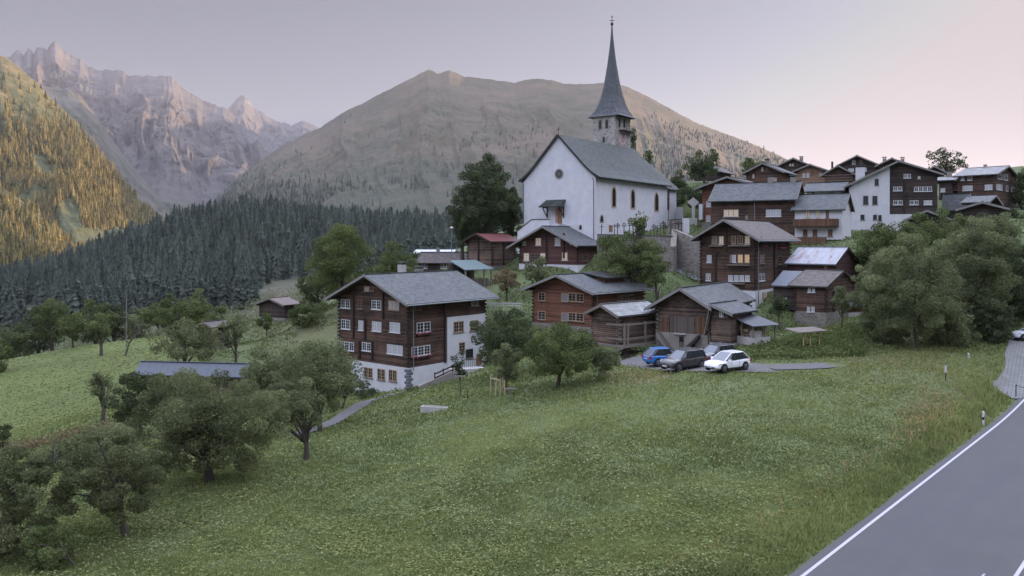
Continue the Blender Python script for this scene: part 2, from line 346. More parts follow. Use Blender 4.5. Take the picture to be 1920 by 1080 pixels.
# control points: (photo column, photo row, metres away) of spots of bare ground
CP = [(-700,1080,30),(-300,1080,32),(0,1080,33),(235,1005,38),(500,1080,32),(960,1080,29.5),(1400,1080,27.8),(1500,1082,27.6),(1920,1082,27.6),(2600,1082,27.6),
 (-500,1400,19),(960,1500,16.5),(2400,1450,17),(960,1900,12),(-400,2400,9),(2400,2200,10),
 (393,900,46),(575,862,52),(150,880,56),(-300,900,60),(960,900,42),(1400,850,43.6),(1200,960,36),(1600,860,43),(1844,785,51.5),(1920,757,55),(2300,640,86),
 (1700,720,59),(1773,697,60),(1905,735,58),(1855,720,61),(1910,662,70),(1868,645,75),(1935,641,76),(1600,720,60),(1720,655,72),(1500,740,57),
 (1362,697,64),(1282,692,68),(1235,686,72),(1550,690,66),(1420,690,66),(1120,700,70),(1045,727,66),(950,730,68),(815,765,68),(700,800,64),(615,797,70),(800,845,52),(600,960,41),
 (640,760,78),(900,692,86),(840,715,84),(1240,655,80),(1410,640,82),(1515,650,78),
 (1450,620,86),(1600,610,84),(1700,600,86),(1850,600,84),(2100,560,95),
 (1700,540,95),(1850,520,100),(1290,535,108),(1200,545,106),(1220,515,110),(760,545,122),(940,600,100),
 (550,620,128),(480,640,135),(450,665,116),(350,760,92),(260,760,92),(400,720,100),(520,600,150),(640,560,150),
 (0,850,85),(100,835,82),(200,795,84),(-400,900,85),(50,760,118),(0,680,185),(-300,690,190),(137,652,170),(190,667,155),(235,668,150),(310,628,185),(240,640,190),(400,640,165),
 (905,458,132),(1700,440,125),(1850,430,130),(2200,400,140),
 (1300,415,132),(1330,350,152),(1600,335,165),(1775,332,178),(1890,330,170),(2300,290,190),
 (1145,400,150),(1000,420,160),(870,470,160),
 # the far side of the village knoll
 (1100,470,240),(1400,420,260),(1800,400,280),(2400,380,300),(900,490,230),(1200,520,380),(1700,500,420),(2400,480,450),
 (100,720,240),(-300,740,250),(300,690,245),(450,640,210),(560,590,230),(700,560,230),
 (0,620,350),(-400,640,350),(200,600,360),(400,592,350),(560,548,350),(700,525,360),(850,505,360),(1000,500,400),
 (-300,585,560),(0,560,560),(100,537,600),(200,488,650),(300,442,700),(370,424,730),(430,412,750),(500,412,770),(560,425,800),(700,433,850),(850,440,900),(1000,440,950),(1300,440,950),(1700,440,950),(2400,440,950),
 (300,490,560),(430,500,540),(560,490,560),(200,545,500),(700,480,600),
 (0,575,850),(100,565,850),(200,535,850),(-300,595,850),(300,480,850),(0,575,1150),(300,530,1150),(600,500,1300),(1000,490,1400),(1500,470,1400),(2400,460,1400),(-500,580,1150),(-500,560,1700),(300,500,1700),(1000,480,1700),(1800,470,1700),(2400,460,1700)]
CP += [(600,700,106),(620,600,128),(700,640,120)]
CP += FOOT
cpa = np.array(CP, float)
def _uv(px, D): return (px - CX) / 420.0, np.log(D) * 4.0
cu, cv = _uv(cpa[:, 0], cpa[:, 2]); cz = (HY - cpa[:, 1]) / FPX * cpa[:, 2]
czn = cz / cpa[:, 2]                         # slope angle below the eye is what varies smoothly
def _phi(d2): return np.sqrt(d2 + 0.02)
A_ = _phi((cu[:, None] - cu[None]) ** 2 + (cv[:, None] - cv[None]) ** 2) ; A_ -= np.eye(len(cu)) * 0.012
W_ = np.linalg.solve(A_, czn)
# road: its left painted edge runs from ROAD_A in direction ROAD_D
ROAD_A = np.array([10.29, 28.57]); ROAD_D = np.array([0.671, 0.742]); ROAD_D /= np.linalg.norm(ROAD_D); ROAD_N = np.array([ROAD_D[1], -ROAD_D[0]])
ROAD_W = 5.7
def road_z(t): return -12.0 + 0.0028 * np.clip(t - 30, 0, 40) ** 2
def ground_raw(px, D):
    u, v = _uv(px, D); out = np.empty(u.shape)
    for i in range(0, u.size, 4000):
        a = u.ravel()[i:i + 4000, None] - cu; b = v.ravel()[i:i + 4000, None] - cv
        out.ravel()[i:i + 4000] = (_phi(a * a + b * b) @ W_)
    return out * D
NU, NV = 420, 380
gpx = np.linspace(-1000, 2900, NU); gl = np.linspace(math.log(7.0), math.log(1700.0), NV)
GPX, GL = np.meshgrid(gpx, gl); GD = np.exp(GL); GX = (GPX - CX) / FPX * GD
GZ = ground_raw(GPX, GD)
bumpy = (fbm(GX * 0.35, GD * 0.35, 4, 3) - 0.5) * 0.45 * np.clip((GD - 20) / 40, 0.3, 1.0) + (fbm(GX * 0.02, GD * 0.02, 4, 5) - 0.5) * 8 * np.clip((GD - 300) / 400, 0, 1)
GZ += bumpy * np.clip(1 - np.exp(-((GX - 15) ** 2 + (GD - 68) ** 2) / 300), 0.1, 1)
rt = (GX - ROAD_A[0]) * ROAD_D[0] + (GD - ROAD_A[1]) * ROAD_D[1]
rs = (GX - ROAD_A[0]) * ROAD_N[0] + (GD - ROAD_A[1]) * ROAD_N[1]
dd = np.maximum(0, np.maximum(-rs - 0.5, rs - ROAD_W - 1.2)); k = np.clip(dd / 2.6, 0, 1); k = k * k * (3 - 2 * k)
far = np.clip((rt - 70) / 20, 0, 1)
k = np.maximum(k, far)
GZ = (road_z(rt) - 0.10) * (1 - k) + GZ * k
def ground(x, y):
    x = np.asarray(x, float); y = np.maximum(np.asarray(y, float), 7.01)
    fu = np.clip(((x / y * FPX + CX) - gpx[0]) / (gpx[1] - gpx[0]), 0, NU - 1.001); fv = np.clip((np.log(y) - gl[0]) / (gl[1] - gl[0]), 0, NV - 1.001)
    i = fu.astype(int); j = fv.astype(int); a = fu - i; b = fv - j
    return (GZ[j, i] * (1 - a) + GZ[j, i + 1] * a) * (1 - b) + (GZ[j + 1, i] * (1 - a) + GZ[j + 1, i + 1] * a) * b
def G(px, D, dz=0.0):
    x = (px - CX) / FPX * D; return Vector((x, D, float(ground(x, D)) + dz))
def grid_faces(nu, nv):
    i = np.arange(nu - 1)[None, :] + np.arange(nv - 1)[:, None] * nu
    return np.stack([i, i + 1, i + nu + 1, i + nu], -1).reshape(-1, 4)
def sm(x, a, b): t = np.clip((x - a) / (b - a), 0, 1); return t * t * (3 - 2 * t)
# zone colour: r = mown pasture, g = wood floor / scrub, b = dry brown
gpy = HY - GZ / GD * FPX
past = sm(GD, 78, 92) * (1 - sm(GD, 205, 235)) * (1 - sm(GPX, 330, 460))
wood = sm(GD, 215, 260) + 0.0 * GD
dry = np.exp(-(((GPX - 1760) / 60) ** 2 + ((gpy - 790) / 45) ** 2)) * 1.1 + np.exp(-(((GPX - 1205) / 60) ** 2 + ((gpy - 705) / 12) ** 2)) \
    + 0.25 * np.exp(-((rs + 2.6) / 1.1) ** 2) * (rt < 45) + 0.5 * np.exp(-(((GPX - 560) / 110) ** 2 + ((gpy - 600) / 60) ** 2)) * (GD > 100) + 0.6 * np.exp(-(((GPX - 1660) / 120) ** 2 + ((gpy - 665) / 25) ** 2))
zone = np.stack([past, wood, np.clip(dry, 0, 1), np.ones_like(past)], -1)
t = NT('meadow and hillside ground'); v = t.coord()
at = t.n('Attribute'); at.attribute_name = 'zone'; sp = t.n('SeparateColor'); t.l(at.outputs['Color'], sp.inputs[0])
n1 = t.noise(v, 0.12, 5); n2 = t.noise(v, 2.2, 6, .7); n3 = t.noise(v, 0.03, 5)
base = t.mix(t.ramp(n2, 0.3, 0.75), (0.062, 0.085, 0.034), (0.13, 0.165, 0.065))
base = t.mix(t.math('MULTIPLY', t.ramp(n1, 0.45, 0.65), .5), base, (0.13, 0.15, 0.075))
pas = t.mix(t.ramp(t.noise(t.coord(scale=(1, 1, 1)), 0.7, 6), .3, .75), (0.078, 0.105, 0.026), (0.130, 0.152, 0.044))
pas = t.mix(t.math('MULTIPLY', t.ramp(t.noise(t.coord(scale=(.25, 1, 1)), 0.16, 7, .7), 0.42, 0.62), .5), pas, (0.062, 0.082, 0.024))
wd = t.mix(t.ramp(t.noise(v, 0.05, 6, .7), 0.4, 0.65), (0.045, 0.058, 0.034), (0.10, 0.092, 0.064))
dr = t.mix(n2, (0.10, 0.072, 0.045), (0.26, 0.18, 0.12))
c = t.mix(sp.outputs[0], base, pas); c = t.mix(sp.outputs[1], c, wd); c = t.mix(t.math('MULTIPLY', sp.outputs[2], t.ramp(n2, .3, .6)), c, dr)
t.bump(n2, 0.5, 0.10)
M['ground'] = t.done(c, 0.95)
go = np_mesh('ground', np.stack([GX, GD, GZ], -1).reshape(-1, 3), grid_faces(NU, NV), M['ground'], smooth=True, col=zone.reshape(-1, 4))
link(go); tag(go, kind='structure')

# flat valley floor reaching the horizon under everything
mb = MB(); mb.box(-16000, 16000, -6000, 22000, -330, -320)
tag(mb.build('valley_floor', m_plain('valley floor', (0.05, 0.06, 0.035), .95, scale=.003)), kind='structure')

# ---- mountains: sheets of rising ground with gullies, each with a back side
def m_mountain(name, low, mid, high, snow=0.0, snow_z=900.0, sc_=1.0, forest=None, forest_z=(0, 100), pal=None):
    t = NT(name); g = t.n('NewGeometry'); sp = t.n('SeparateXYZ'); t.l(g.outputs['Position'], sp.inputs[0])
    m = t.n('Mapping'); m.inputs['Scale'].default_value = (1, 1, 1); t.l(g.outputs['Position'], m.inputs[0]); v = m.outputs[0]
    n1 = t.noise(v, 0.0022 * sc_, 9, .7); n2 = t.noise(v, 0.011 * sc_, 9, .75); n3 = t.noise(v, 0.05 * sc_, 5, .7)
    z = sp.outputs[2]
    c = t.mix(t.ramp(n1, .42, .57), low, mid); c = t.mix(t.math('MULTIPLY', t.ramp(n2, .45, .7), .6), c, high)
    if forest:
        zz = t.n('MapRange'); zz.inputs[1].default_value = forest_z[1]; zz.inputs[2].default_value = forest_z[0]; t.l(t.math('ADD', z, t.math('MULTIPLY', t.math('SUBTRACT', n2, .5), (forest_z[1] - forest_z[0]) * 2.5)), zz.inputs[0])
        c = t.mix(zz.outputs[0], c, t.mix(t.ramp(n3, .35, .65), forest, [x * 1.9 for x in forest]))
    if snow:
        mp = t.n('MapRange'); mp.inputs[1].default_value = snow_z; mp.inputs[2].default_value = snow_z * 1.25; t.l(z, mp.inputs[0])
        s_ = t.math('MULTIPLY', t.ramp(t.noise(v, 0.006 * sc_, 5, .6, .8), .585, .605), mp.outputs[0])
        c = t.mix(t.math('MULTIPLY', s_, snow), c, (0.75, 0.75, 0.8))
    t.bump(t.math('ADD', n2, t.math('MULTIPLY', n3, .5)), .7, 14.0 / sc_)
    return t.done(c, 0.95)
SPURS = []
def mountain(name, ridge, base, Db, Dr, nu, nv, amp, mat, gully=6.0, seed=0, jag=0.0, prof=1.0, back=0.5, detail=1.0):
    ra = np.array(ridge, float); ba = np.array(base, float)
    px = np.linspace(ra[0, 0], ra[-1, 0], nu); pr = np.interp(px, ra[:, 0], ra[:, 1]); pb = np.interp(px, ba[:, 0], ba[:, 1])
    dr = np.interp(px, ra[:, 0], ra[:, 2]) if ra.shape[1] > 2 else np.full(nu, Dr); db = np.interp(px, ba[:, 0], ba[:, 2]) if ba.shape[1] > 2 else np.full(nu, Db)
    vv = np.concatenate([np.linspace(0, 1, nv), 1 + np.linspace(0.04, back, max(4, nv // 5))])
    V, PXg = np.meshgrid(vv, px, indexing='ij'); s = np.clip(V, 0, 1); over = np.clip(V - 1, 0, 9)
    D = db + (dr - db) * s ** prof
    slope_p = (HY - pb) / FPX * (1 - s) + (HY - pr) / FPX * s            # rises evenly in the view
    D = D + over * dr * 0.9
    zr = (HY - pr) / FPX * dr
    Z = slope_p * D
    Z = np.where(over > 0, zr - over * np.maximum(zr + 250, 300) / back, Z)
    X = (PXg - CX) / FPX * D
    U = (PXg - px[0]) / 100.0
    w = fbm(U * 1.3 + s * 1.5, s * 2.2, 4, seed + 50)
    g1 = fbm(U * gully / 6 + w * 1.6, s * 1.4 + 3, 6, seed, .55, True)
    g2 = fbm(X * 0.004 * detail, D * 0.004 * detail, 6, seed + 9, .55, True)
    mask = sm(s, 0.0, 0.5) * (1 - sm(s, .72, 1.0) * 0.93) * (over == 0)
    off = (0.75 * g1 + 0.25 * g2 - 0.55) * amp * 2 * mask
    top = np.exp(-((V - 1) / .05) ** 2) * jag * (fbm(U * 9, U * 0 + 1.5, 4, seed + 4, .6, True) - .5)
    Y2 = D - off * 0.9                                                      # ribs stand forward, gullies set back
    Z = Z + off * 0.35 + top; X = (PXg - CX) / FPX * Y2
    o = np_mesh(name, np.stack([X, Y2, Z], -1).reshape(-1, 3), grid_faces(nu, len(vv)), mat, smooth=True)
    link(o); tag(o, kind='structure'); SPURS.append((name, (PXg, X, Y2, Z, s, over))); return o, (PXg, X, Y2, Z, s, over)

M['rock_far'] = m_mountain('far granite', (0.045, 0.043, 0.045), (0.085, 0.078, 0.074), (0.15, 0.13, 0.115), 0.7, 1400, 1.0)
M['rock_near'] = m_mountain('scree and heath', (0.06, 0.062, 0.045), (0.10, 0.092, 0.078), (0.15, 0.13, 0.11), 0, 0, 1.6)
M['dome'] = m_mountain('grassy mountain', (0.105, 0.082, 0.055), (0.055, 0.057, 0.036), (0.125, 0.095, 0.065), 0, 0, 1.4, (0.028, 0.036, 0.024), (-20, 330))
M['slope'] = m_mountain('alpine slope', (0.13, 0.12, 0.045), (0.18, 0.14, 0.065), (0.33, 0.23, 0.13), 0, 0, 3.0, (0.05, 0.055, 0.025), (250, 520))
# far granite range
mountain('granite_range', [(-500,120),(-250,150),(-60,130),(0,112),(20,108),(28,98),(38,97),(44,104),(52,93),(58,95),(63,104),(70,88),(80,90),(88,96),(97,80),(103,78),(110,84),(118,95),(135,106),(150,112),(160,124),(172,128),(188,134),(205,133),(232,135),(238,142),(262,145),(300,143),(322,144),(334,158),(345,168),(360,176),(380,190),(400,196),(420,202),(432,212),(445,232),(500,262),(560,300),(700,330)],
 [(-500,330,3600),(0,330,3600),(150,345,3500),(300,400,3000),(450,385,3300),(700,400,3600)], 3000, 6200, 760, 300, 240, M['rock_far'], 14.0, 11, 30, 1.5)
mountain('far_peak', [(380,262),(420,215),(432,200),(446,184),(452,181),(458,180),(466,189),(478,206),(492,212),(505,222),(520,230),(534,232),(545,238),(556,232),(568,228),(580,233),(594,238),(620,250),(700,300)],
 [(380,300),(700,320)], 6500, 8600, 300, 120, 220, M['rock_far'], 16.0, 21, 40, 1.2)
# dark spur in front of the range
mountain('dark_spur', [(40,150),(90,165),(112,168),(128,170),(150,180),(165,200),(185,222),(205,255),(230,290),(262,330),(300,368),(380,390),(470,400)],
 [(40,330),(200,400),(300,430),(470,430)], 1900, 3000, 220, 90, 110, M['rock_near'], 7.0, 31, 8, 1.2)
# the broad dome behind the church
dome_r = [(380,395),(430,345),(470,315),(520,280),(560,258),(600,240),(640,213),(680,195),(710,178),(745,160),(770,147),(790,137),(803,131),(812,134),(820,139),(830,137),(842,132),(855,137),(870,144),(900,147),(930,151),(967,156),(985,150),(1010,148),(1035,151),(1060,157),(1100,158),(1140,156),(1175,163),(1205,176),(1230,190),(1260,207),(1300,228),(1350,248),(1400,266),(1460,292),(1520,320),(1600,360),(1800,395),(2000,420)]
dome_b = [(380,420,1900),(700,440,1500),(2000,450,1500)]
_, DM = mountain('grassy_mountain', dome_r, dome_b, 1500, 3600, 900, 300, 80, M['dome'], 8.0, 41, 7, 1.3, detail=1.2)
# an added, unseen range behind the dome, shaped to keep the sun off the granite walls
ay = np.linspace(0, 1, 60); ab = np.linspace(-1, 1, 24); AY, AB = np.meshgrid(ay, ab)
bx = 860 - 120 * AY + AB * 420; by = 5800 + 3500 * AY
bz = (.186 * by + 30 * (fbm(AY * 14, AB * 2, 3, 91) - .5)) * np.clip(AY * 9 + .6, 0, 1) * np.clip((1 - AY) * 6, 0, 1) * (1 - np.abs(AB) ** 1.1) - 300 * np.abs(AB)
o = np_mesh('added_shade_range', np.stack([bx, by, bz], -1).reshape(-1, 3), grid_faces(60, 24), M['rock_far'], smooth=True); link(o); tag(o, kind='structure')
# sunlit slope on the left
_, SL = mountain('sunlit_slope', [(-700,60,1900),(-300,80,1900),(-100,95),(0,104),(10,108),(30,122),(50,140),(70,155),(85,175),(100,190),(118,205),(135,222),(152,236),(156,246),(175,275),(200,306),(230,342),(262,378),(292,408),(330,445),(380,480)] if False else
 [(-700,60),(-300,80),(-100,95),(0,104),(10,108),(30,122),(50,140),(70,155),(85,175),(100,190),(118,205),(135,222),(152,236),(156,246),(175,275),(200,306),(230,342),(262,378),(292,408),(330,445),(380,480)],
 [(-700,620,1000),(0,585,1050),(100,560,1080),(200,530,1120),(300,500,1180),(380,500,1250)], 1050, 1900, 420, 240, 58, M['slope'], 5.0, 53, 4, 1.0, detail=2.5)
mountain('sunlit_spur', [(-500,250),(-200,300),(0,350),(40,376),(70,400),(100,432),(140,462),(200,492),(240,525)], [(-500,640,900),(0,600,920),(240,570,960)], 950, 1230, 160, 80, 24, M['slope'], 6.0, 63, 4, 1.0, detail=2.5)
mountain('sunlit_spur', [(-500,380),(-200,400),(0,432),(30,452),(60,476),(110,505),(150,535)], [(-500,640,800),(0,610,820),(150,590,840)], 800, 930, 120, 60, 16, M['slope'], 6.0, 64, 3, 1.0, detail=2.5)
# the valley's other flank, to the right of the view: the morning sun has not cleared it yet
ay = np.linspace(-1500, 3300, 90); ab = np.linspace(-1, 1, 40)
AY, AB = np.meshgrid(ay, ab); cxr = 1180 + 0.42 * np.clip(AY, -700, 3300) 
hh = 720 + 60 * np.sin(AY / 400.0) + 60 * (fbm(AY * .004, AB * 3, 4, 77) - .5)
ends = np.clip((3300 - AY) / 500, 0.0, 1) * np.clip((AY + 1500) / 400, 0, 1)
AZ = hh * ends * (1 - np.abs(AB) ** 1.2) - 200 * np.abs(AB) - 30; AX = cxr + AB * 620
AX = np.maximum(AX, 0.66 * AY + 180)
o = np_mesh('shading_flank', np.stack([AX, AY, AZ], -1).reshape(-1, 3), grid_faces(90, 40), M['slope'], smooth=True)
o.name = 'eastern_mountain'; link(o); tag(o, kind='structure')
# ------------------------------------------------------------------ buildings
DUMP = None
class House:
    """A building with its nearest vertical corner at photo column cx, D metres away. Wall 'R' runs right and back from that corner,
    wall 'L' left and back; a is the heading of wall R in degrees. zm = (ox, oy, s): the enlarged crop in which columns and rows were read."""
    def __init__(s, name, label, cx, D, a, xl, xr, ybase, yeave, zm=(0, 0, 1), group=None, cat='house', WR=None):
        s.off = 0.0; s.zm = zm; cx, xl, xr = [s.X(v) for v in (cx, xl, xr)]; ybase, yeave = s.Y(ybase), s.Y(yeave)
        s.a = R(a); s.C = P(cx, ybase, D); s.D = D
        s.dR = Vector((cos(s.a), sin(s.a))); s.dL = Vector((-sin(s.a), cos(s.a)))
        s.WR = s.span(s.dR, xr) if WR is None else WR; s.WL = s.span(s.dL, xl)
        if DUMP is not None: DUMP.append((label[:26], s))
        s.he = (HY - yeave) / FPX * D - s.C.z
        s.o = empty(name, label, cat, s.C, s.a, group)
    def X(s, v): return s.zm[0] + v / s.zm[2]
    def Y(s, v): return s.zm[1] + v / s.zm[2]
    def span(s, d, px, off=(0, 0)):
        k = (px - CX) / FPX; x0 = s.C.x + off[0]; y0 = s.C.y + off[1]
        return (k * y0 - x0) / (d.x - k * d.y)
    def sx(s, face, px): return s.span(s.dR if face == 'R' else s.dL, s.X(px))
    def z(s, face, sv, py):
        d = s.dR if face == 'R' else s.dL
        return (HY - s.Y(py)) / FPX * (s.C.y + sv * d.y) - s.C.z
    def pt(s, face, u, z, o):
        return (u, -o, z) if face == 'R' else (-o, u, z)
    def fbox(s, mb, face, u0, u1, z0, z1, o0, o1):
        o0 += s.off; o1 += s.off
        if face == 'R': mb.box(u0, u1, -o1, -o0, z0, z1)
        else: mb.box(-o1, -o0, u0, u1, z0, z1)
    def body(s, mat, gable='L', zridge=None, z0=0.0, ridge_u=0.5, name='wall', hfar=None):
        """main walls from z0 up, with gables on the faces named by `gable`; zridge: row of the ridge over the gable's middle"""
        s.gable = gable; s.ru = ridge_u
        W = s.WL if gable == 'L' else s.WR; u = W * ridge_u
        s.hr = s.z(gable, u, zridge) if zridge is not None else s.he + W * .25
        s.hf = s.he if hfar is None else hfar
        mb = MB(); WR, WL = s.WR, s.WL; he, hr, hf = s.he, s.hr, s.hf
        if gable == 'L':
            prof = [(0, z0), (0, he), (u, hr), (WL, hf), (WL, z0)]
            A = [(0, y, z) for y, z in prof]; B = [(WR, y, z) for y, z in prof]
        else:
            prof = [(0, z0), (0, he), (u, hr), (WR, hf), (WR, z0)]
            A = [(x, 0, z) for x, z in prof]; B = [(x, WL, z) for x, z in prof]
        mb.poly(A); mb.poly(B[::-1])
        for i in range(5): j = (i + 1) % 5; mb.poly([A[i], B[i], B[j], A[j]])
        s.wall = mb.build(name, M[mat], s.o); return s
    def found(s, mat, z1=0.0, depth=3.5, proud=0.12, name='foundation'):
        mb = MB(); mb.box(-proud, s.WR + proud, -proud, s.WL + proud, -depth, z1 - .01); return mb.build(name, M[mat], s.o)
    def height_at(s, v):
        """roof height over distance v across the gable"""
        W = s.WL if s.gable == 'L' else s.WR; u = W * s.ru
        return s.he + (s.hr - s.he) * v / u if v <= u else s.hf + (s.hr - s.hf) * (W - v) / (W - u)
    def roof(s, mat, oe=0.9, og=0.8, t=0.16, trim='trim', ogb=None, oef=None, tails=True, flare=0.0):
        W = s.WL if s.gable == 'L' else s.WR; Ln = s.WR if s.gable == 'L' else s.WL; u = W * s.ru
        ogb = og if ogb is None else ogb; oef = oe if oef is None else oef
        def q(v, l, z): return (l, v, z) if s.gable == 'L' else (v, l, z)
        k1 = (s.hr - s.he) / u; k2 = (s.hr - s.hf) / (W - u); s.k1 = k1
        mb = MB(); so = MB()
        for side in (0, 1):
            k, edge, o_ = (k1, 0.0, oe) if side == 0 else (k2, W, oef)
            sg = -1 if side == 0 else 1
            n = 6; vs_ = [u + (edge + sg * o_ - u) * i / n for i in range(n + 1)]
            def zz(v):
                base = s.hr - abs(v - u) * k
                return base + flare * max(0, abs(v - u) / abs(edge + sg * o_ - u) - .62) ** 2 * 6 if flare else base
            acc = 0
            for i in range(n):
                va, vb = vs_[i], vs_[i + 1]; za, zb = zz(va) + t, zz(vb) + t
                dl = math.hypot(vb - va, zb - za)
                p = [q(va, -og, za), q(va, Ln + ogb, za), q(vb, Ln + ogb, zb), q(vb, -og, zb)]
                uv = [(-og, acc), (Ln + ogb, acc), (Ln + ogb, acc + dl), (-og, acc + dl)]
                mb.poly(p, uv)
                so.poly([q(va, -og, za - t), q(va, Ln + ogb, za - t), q(vb, Ln + ogb, zb - t), q(vb, -og, zb - t)])
                for l in (-og, Ln + ogb): mb.poly([q(va, l, za), q(vb, l, zb), q(vb, l, zb - t), q(va, l, za - t)], [(0, 0)] * 4)
                acc += dl
            mb.poly([q(vb, -og, zb), q(vb, Ln + ogb, zb), q(vb, Ln + ogb, zb - t), q(vb, -og, zb - t)])
        r = mb.build('roof', M[mat], s.o); s.roof_o = r
        if trim:
            so2 = so
            so2.build('soffit', M['soffit'], r)
            for l, l2 in ((-og - .05, -og - .003), (Ln + ogb + .003, Ln + ogb + .05)):
                tb = MB()
                for side in (0, 1):
                    k, edge, o_ = (k1, 0.0, oe) if side == 0 else (k2, W, oef)
                    sg = -1 if side == 0 else 1; ve = edge + sg * o_; ze = s.hr - abs(ve - u) * k
                    if flare: ze += flare * .38 ** 2 * 6
                    a_, b_ = q(u, l, s.hr), q(ve, l, ze); a2, b2 = q(u, l2, s.hr), q(ve, l2, ze)
                    if flare: continue
                    up = Vector((0, 0, t + .03)); dn = Vector((0, 0, -.12))
                    A1, B1, A2, B2 = [Vector(w_) for w_ in (a_, b_, a2, b2)]
                    tb.hexa([A1 + dn, B1 + dn, B2 + dn, A2 + dn, A1 + up, B1 + up, B2 + up, A2 + up])
                tb.v and tb.build('barge_board', M[trim], r)
            rb = MB(); rb.bar(q(u, -og, s.hr + t + .03), q(u, Ln + ogb, s.hr + t + .03), .3, .07)
            rb.build('ridge_cap', M[mat], r)
            for v in (0.0, u, W):
                pb = MB()
                z_ = s.height_at(v) - .05
                v2 = min(max(v, .12), W - .12)
                pb.bar(q(v2, -og + .08, z_ - .14), q(v2, Ln + ogb - .08, z_ - .14), .22, .26)
                pb.build('purlin', M['beam'], s.o)
        if tails:
            tb = MB(); nn = max(3, int(Ln / .9))
            for i in range(nn + 1):
                l = -og * .5 + (Ln + og) * i / nn
                for side in (0, 1):
                    k, edge, o_ = (k1, 0.0, oe) if side == 0 else (k2, W, oef)
                    sg = -1 if side == 0 else 1; ve = edge + sg * (o_ - .12)
                    tb.bar(q(edge, l, s.hr - abs(edge - u) * k - .07), q(ve, l, s.hr - abs(ve - u) * k - .07), .1, .12)
            tb.build('rafter_ends', M['beam_grey'], s.o)
        return s
    def logends(s, z0, z1f=None, mat='beam', faces='LR', step=0.42, w=0.2):
        """crossing log ends at the corners, one mesh per corner"""
        for (x, y) in ((0, 0), (0, s.WL), (s.WR, 0)):
            mb = MB(); v = y if s.gable == 'L' else x
            top = s.height_at(v) - .1
            z_ = z0; i = 0; mb.box(x + .01 if not x else x - .2, x + .2 if not x else x - .01, y + .01 if not y else y - .2, y + .2 if not y else y - .01, z0, top - .3)
            while z_ + w < top:
                jit = 0.03 * math.sin(i * 2.3 + x)
                if x == 0: mb.box(x - .26 - jit, x + .06, y - .10 if y else y - .02, y + .10 if not y else y + .02, z_, z_ + w)
                if y == 0: mb.box(x - .10 if x else x - .02, x + .10 if not x else x + .02, y - .26 - jit, y + .06, z_ + step / 2, z_ + step / 2 + w)
                z_ += step; i += 1
            mb.build('log_ends', M[mat], s.o)
    def strip(s, face, px, y0, y1, mat='beam', w=0.22, o=0.2):
        u = s.sx(face, px); mb = MB(); z1, z0 = s.z(face, u, y0), s.z(face, u, y1); z_ = z0; i = 0
        while z_ < z1 - .05:
            s.fbox(mb, face, u - w / 2, u + w / 2, z_, min(z1, z_ + .2), 0.0, o * (1.0 if i % 2 else .82)); z_ += .21; i += 1
        return mb.build('log_joint', M[mat], s.o)
    def win(s, face, x0, y0, x1, y1, st='w', n=1, sill=True, name='window', rows=2, box=None, label=None):
        """a window between two columns and two rows; n casements side by side"""
        u0, u1 = s.sx(face, x0), s.sx(face, x1); um = (u0 + u1) / 2
        z1, z0 = s.z(face, um, y0), s.z(face, um, y1)
        if u0 > u1: u0, u1 = u1, u0
        fr = {'w': 'frame_white', 'c': 'frame_white', 'b': 'frame_tan', 'd': 'frame_brown', 'l': 'frame_tan', 'p': 'frame_tan', 's': 'frame_tan', 'bc': 'frame_tan', 'k': 'metal_dark'}[st]
        pane = {'w': 'glass', 'c': 'curtain', 'b': 'glass', 'd': 'glass', 'l': 'lit', 'p': 'lit_pale', 's': 'shutter_grey', 'bc': 'curtain', 'k': 'glass'}[st]
        mb = MB(); f = min(.07, (u1 - u0) * .14); o = .07
        s.fbox(mb, face, u0, u0 + f, z0, z1, 0, o); s.fbox(mb, face, u1 - f, u1, z0, z1, 0, o)
        s.fbox(mb, face, u0 + f, u1 - f, z0, z0 + f, 0, o - .003); s.fbox(mb, face, u0 + f, u1 - f, z1 - f, z1, 0, o - .003)
        cw = (u1 - u0) / n
        for i in range(n):
            a, b = u0 + i * cw, u0 + (i + 1) * cw
            if i: s.fbox(mb, face, a - .07, a + .07, z0 + f, z1 - f, 0, o - .006)
            if st != 's' and (b - a) > .3:
                m_ = (a + b) / 2; s.fbox(mb, face, m_ - .02, m_ + .02, z0 + f, z1 - f, .02, .045)
                for r_ in range(1, rows + 1):
                    zc = z0 + (z1 - z0) * r_ / (rows + 1); s.fbox(mb, face, a + f * .5, b - f * .5, zc - .016, zc + .016, .02, .042)
        w = mb.build(name, M[fr], s.o, label=label)
        mb = MB(); s.fbox(mb, face, u0 + f * .4, u1 - f * .4, z0 + f * .4, z1 - f * .4, 0.004, .026); mb.build('pane', M[pane], w)
        if sill:
            mb = MB(); s.fbox(mb, face, u0 - .08, u1 + .08, z0 - .09, z0 - .003, 0, .14); mb.build('sill', M['frame_white' if st in 'wcp' else 'beam_grey'], w)
        if box: s.flowers(face, u0, u1, z0 - .1, w)
        return w
    def flowers(s, face, u0, u1, z, parent):
        mb = MB(); s.fbox(mb, face, u0 - .1, u1 + .1, z - .2, z - .003, 0.0, .25); b = mb.build('flower_box', M['beam'], parent)
        mb = MB(); rr = random.Random(int(u0 * 100))
        for i in range(60):
            u = rr.uniform(u0 - .15, u1 + .15); q = Vector(s.pt(face, u, z + rr.uniform(-.12, .18), rr.uniform(.1, .34)))
            d = Vector((rr.uniform(-1, 1), rr.uniform(-1, 1), rr.uniform(-1, 1))).normalized() * .09; e = d.orthogonal().normalized() * .09
            mb.poly([q - d, q + e, q + d, q - e])
        mb.build('flowers', M['flower_red'], parent)
